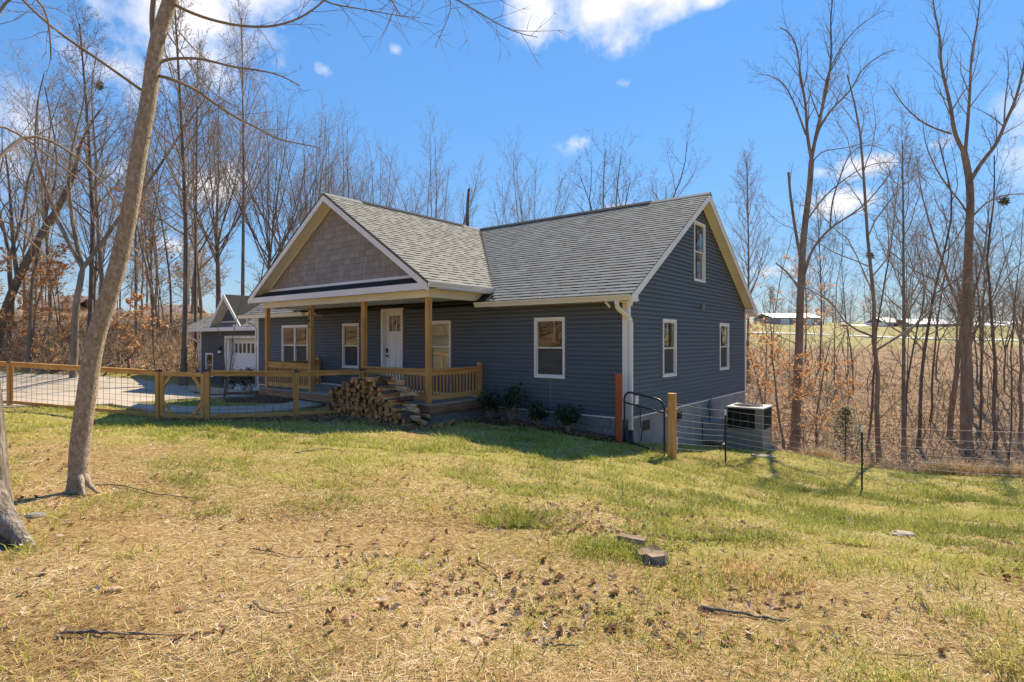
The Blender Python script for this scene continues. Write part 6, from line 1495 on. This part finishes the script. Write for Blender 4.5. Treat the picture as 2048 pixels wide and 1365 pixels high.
for (px, py, s_, lab, mt) in ((70,1035,.09,'grey stone beside the rough-barked trunk','block'),(700,1252,.05,'small orange clay stone near the bottom centre','band'),(1810,1070,.12,'flat white stone patch in the grass at right','concrete'),(1745,1040,.05,'small pale stone left of the flat white one','concrete'),(232,1190,.045,'small tan stone at lower left','log_pale'),(950,1325,.055,'pale chunk of wood at the bottom centre','log_pale')):
    xc, zc = onz(px, py); x, y = W(xc, zc); z = G(xc, zc); rr = random.Random(px); vs = []; k = 9
    for j, (h_, rs) in enumerate(((-.3, .9), (.1, 1.0), (.32, .7), (.4, .25))): vs += [(math.cos(a)*s_*rs*rr.uniform(.8, 1.15), math.sin(a)*s_*rs*.7*rr.uniform(.8, 1.15), h_*s_*.8) for a in [i*6.283/k for i in range(k)]]
    fs = [(j*k+i, j*k+(i+1) % k, (j+1)*k+(i+1) % k, (j+1)*k+i) for j in range(3) for i in range(k)]+[tuple(3*k+i for i in range(k))]
    obj('stone', mesh('stone', vs, fs, M[mt]), None, loc=(x, y, z+.005), rot=(0, 0, rr.random()*6), label=lab, cat='stone')
xc, zc = onz(1305, 1118); x, y = W(xc, zc); z = G(xc, zc)
rr = random.Random(8); prof = [(math.cos(a)*.12*rr.uniform(.9, 1.12), math.sin(a)*.11*rr.uniform(.9, 1.12)) for a in [i*6.283/16 for i in range(16)]]
st = thing('tree_stump', (x, y, z), 'low weathered tree stump in a leafy patch right of centre', 'stump', world_parts=False)
vs = [(a*1.25, b*1.25, -.05) for a, b in prof]+[(a, b, .07+.015*math.sin(i*1.7)) for i, (a, b) in enumerate(prof)]
obj('bark', mesh('bark', vs, [(i, (i+1) % 16, 16+(i+1) % 16, 16+i) for i in range(16)], M['bark_rough']), st)
obj('cut_face', mesh('cut_face', vs[16:], [tuple(range(16))], M['bark_warm']), st)
MB().hexa([(-.12,-.04,0),(.1,-.05,0),(.12,.05,0),(-.1,.05,0),(-.12,-.03,.03),(.1,-.04,.045),(.11,.05,.04),(-.1,.04,.03)]).build('wood_slab', M['bark_warm'], None, loc=(*W(xc-.10, zc+.28), z+.05), rot=(.05, .15, .4), label='grey slab of wood lying just behind the stump', cat='wood')
# tufts of orange dead grass and green weeds around the stump
parts = []
for (px, py, n, tn, h_) in ((1490,1145,500,.45,.09),(1545,1165,400,.4,.08),(1010,1030,350,.4,.06),(1250,1105,900,2.3,.12),(1180,1100,600,2.3,.10),(1360,1170,500,2.4,.09),(1120,1060,350,2.3,.08),(1480,1160,250,2.3,.08),(1220,1250,300,2.4,.06),(1500,1310,300,2.4,.06),(1900,1240,400,2.3,.07),(1560,1090,300,2.3,.08)):
    xc, zc = onz(px, py); m = n; m = n//2; q = np.stack([xc+R.normal(0, .16, m), zc+R.normal(0, .15, m)], -1); P_ = blades('x', q[:, 0], q[:, 1], h_*R.uniform(.5, 1.4, m), np.full(m, .005), R.uniform(.7, 1.45, m), np.clip(R.normal(tn % 2, .12, m), 0, 1) if tn > 1 else np.clip(R.normal(.75, .15, m), 0, 1), None)
    parts.append((tn > 1, P_))
V, F, T_ = join([p for g, p in parts if g]); obj('grass_tufts', npmesh('grass_tufts', V, F, M['grass'], tint=T_), kind='stuff', label='bright green grass tufts around the stump')
V, F, T_ = join([p for g, p in parts if not g]); obj('orange_grass_tufts', npmesh('orange_grass_tufts', V, F, M['oleaf'], tint=T_), kind='stuff', label='orange dead grass tufts right of the stump')

# fallen trunks on the bank
def fallen(px0, py0, Z0, px1, py1, Z1, r0, r1, label, mat='bark', cat='log'):
    a = np.array(at(px0, py0, Z0)); b = np.array(at(px1, py1, Z1)); mid = (a+b)/2+[0, 0, .1]; P_ = np.stack([a, a*.7+mid*.3, mid, b*.6+mid*.4, b])-a
    V, F = tubes([(P_, np.linspace(r0, r1, 5), 8), (np.array([P_[3], P_[3]+[.5, .2, .5], P_[3]+[1.0, .3, .7]]), np.array([r1*.7, r1*.5, r1*.3]), 5)]); return obj('fallen_log', npmesh('fallen_log', V, F, M[mat], smooth=True), None, loc=a, label=label, cat=cat)
fallen(62,757,26,98,728,27.5,.20,.14,'pale broken log lying on the bank at far left','log_pale')
fallen(200,742,26.8,272,712,29,.13,.09,'grey fallen trunk sloping up the bank right of the leaning tree')
fallen(272,742,27,312,728,28,.09,.06,'short pale fallen limb beside the grey fallen trunk','log_pale')
fallen(20,742,27,60,715,28,.10,.05,'arched dead limb behind the left fence post')
fallen(130,765,25.8,215,765,26,.12,.09,'dark log along the edge of the driveway','bark_dark')
p = ground_pt(258, 25.6); MB().tube([(0,0,-.1),(0,0,.75)], .07, 10).build('rusty_post', M['redmetal'], None, loc=p, label='short rusty post standing at the driveway edge below the cabin', cat='post', smooth=True)
p = at(383, 742, 30); q = thing('plank_box', p, 'brown slatted timber box behind the garage corner', 'box', world_parts=False)
for k in range(3): MB().box(-.5, .5, -.4, .4, -.75+k*.28, -.5+k*.28).build('plank', M['wood_brown'], q)
# cabin on the bank and another roof at left
def hut(name, px0, px1, pyb, pyt, Z, depth, wallm, roofm, label, rise=.6, cat='building', doors=0, rot=0.0, winds=0):
    a = np.array(at(px0, pyb, Z)); b = np.array(at(px1, pyb, Z)); w_ = np.linalg.norm(b-a); h_ = (pyb-pyt)/FPX*Z
    root = thing(name, tuple(a), label, cat, world_parts=False); root.rotation_euler = (0, 0, TH+rot)
    MB().box(0, w_, 0, depth, -1.5, h_*(1-rise)).build('wall', M[wallm], root)
    e = h_*(1-rise)
    MB().prism([(-.4, e-.05), (depth/2, h_), (depth+.4, e-.05), (depth+.4, e-.17), (depth/2, h_-.14), (-.4, e-.17)], 'x', -.4, w_+.4).build('roof', M[roofm], root)
    for k in range(winds): x = w_*(k+.6)/(winds+.3); MB().box(x-.5, x+.5, -.05, .0, e*.35, e*.8).build('window', M['dark'], root)
    for k in range(doors): x = w_*(k+.5)/doors; MB().box(x-1.3, x+1.3, -.06, .0, 0, e*.8).build('door', M['doorwhite'], root)
    return root
M['brown_wall'] = surf('brown_weathered_board', vary((.24,.16,.11)), scale=2, stretch=(1,1,8), rough=.9)
M['bluewall'] = surf('pale_blue_board', vary((.5,.55,.62)), scale=2, rough=.8)
M['roof_white'] = surf('white_metal_roof', vary((.80,.80,.80), .95, 1.02), scale=1, rough=.4)
M['greywall'] = surf('grey_metal_wall', vary((.30,.32,.33)), scale=1, rough=.6)
M['brown_roof'] = surf('rusty_brown_roof', [(.3, (.22,.13,.10)), (.7, (.38,.26,.21))], scale=1.5, rough=.8)
hut('cabin', 272, 356, 645, 606, 58, 6, 'bluewall', 'brown_roof', 'brown-roofed low cabin with pale wall up on the left bank', rise=.72, winds=3)
hut('cabin', 58, 132, 640, 588, 64, 7, 'brown_wall', 'brown_roof', 'brown house half hidden by trees on the bank at far left', rise=.55, winds=2)
hut('barn', 1546, 1642, 651, 625, 175, 14, 'greywall', 'roof_white', 'long grey barn with bright white roof across the field', rise=.38, doors=2)
hut('shed', 1712, 1768, 659, 648, 160, 10, 'redmetal', 'roof_white', 'low dark red shed with white roof right of the grey barn', rise=.35)
hut('farmhouse', 1772, 1800, 664, 634, 155, 9, 'doorwhite', 'greywall', 'pale farmhouse right of the red shed', rise=.35, winds=2)
hut('mobile_home', 1822, 1902, 664, 637, 150, 8, 'bluewall', 'roof_white', 'long pale blue house behind the ravine trees', rise=.4, winds=4)
hut('barn', 1940, 2020, 664, 644, 150, 12, 'brown_wall', 'roof_white', 'brown-walled barn with white roof right of the tallest tree', rise=.35)
hut('barn', 2018, 2100, 662, 641, 165, 12, 'bluewall', 'roof_white', 'pale barn cut by the right picture edge', rise=.35)
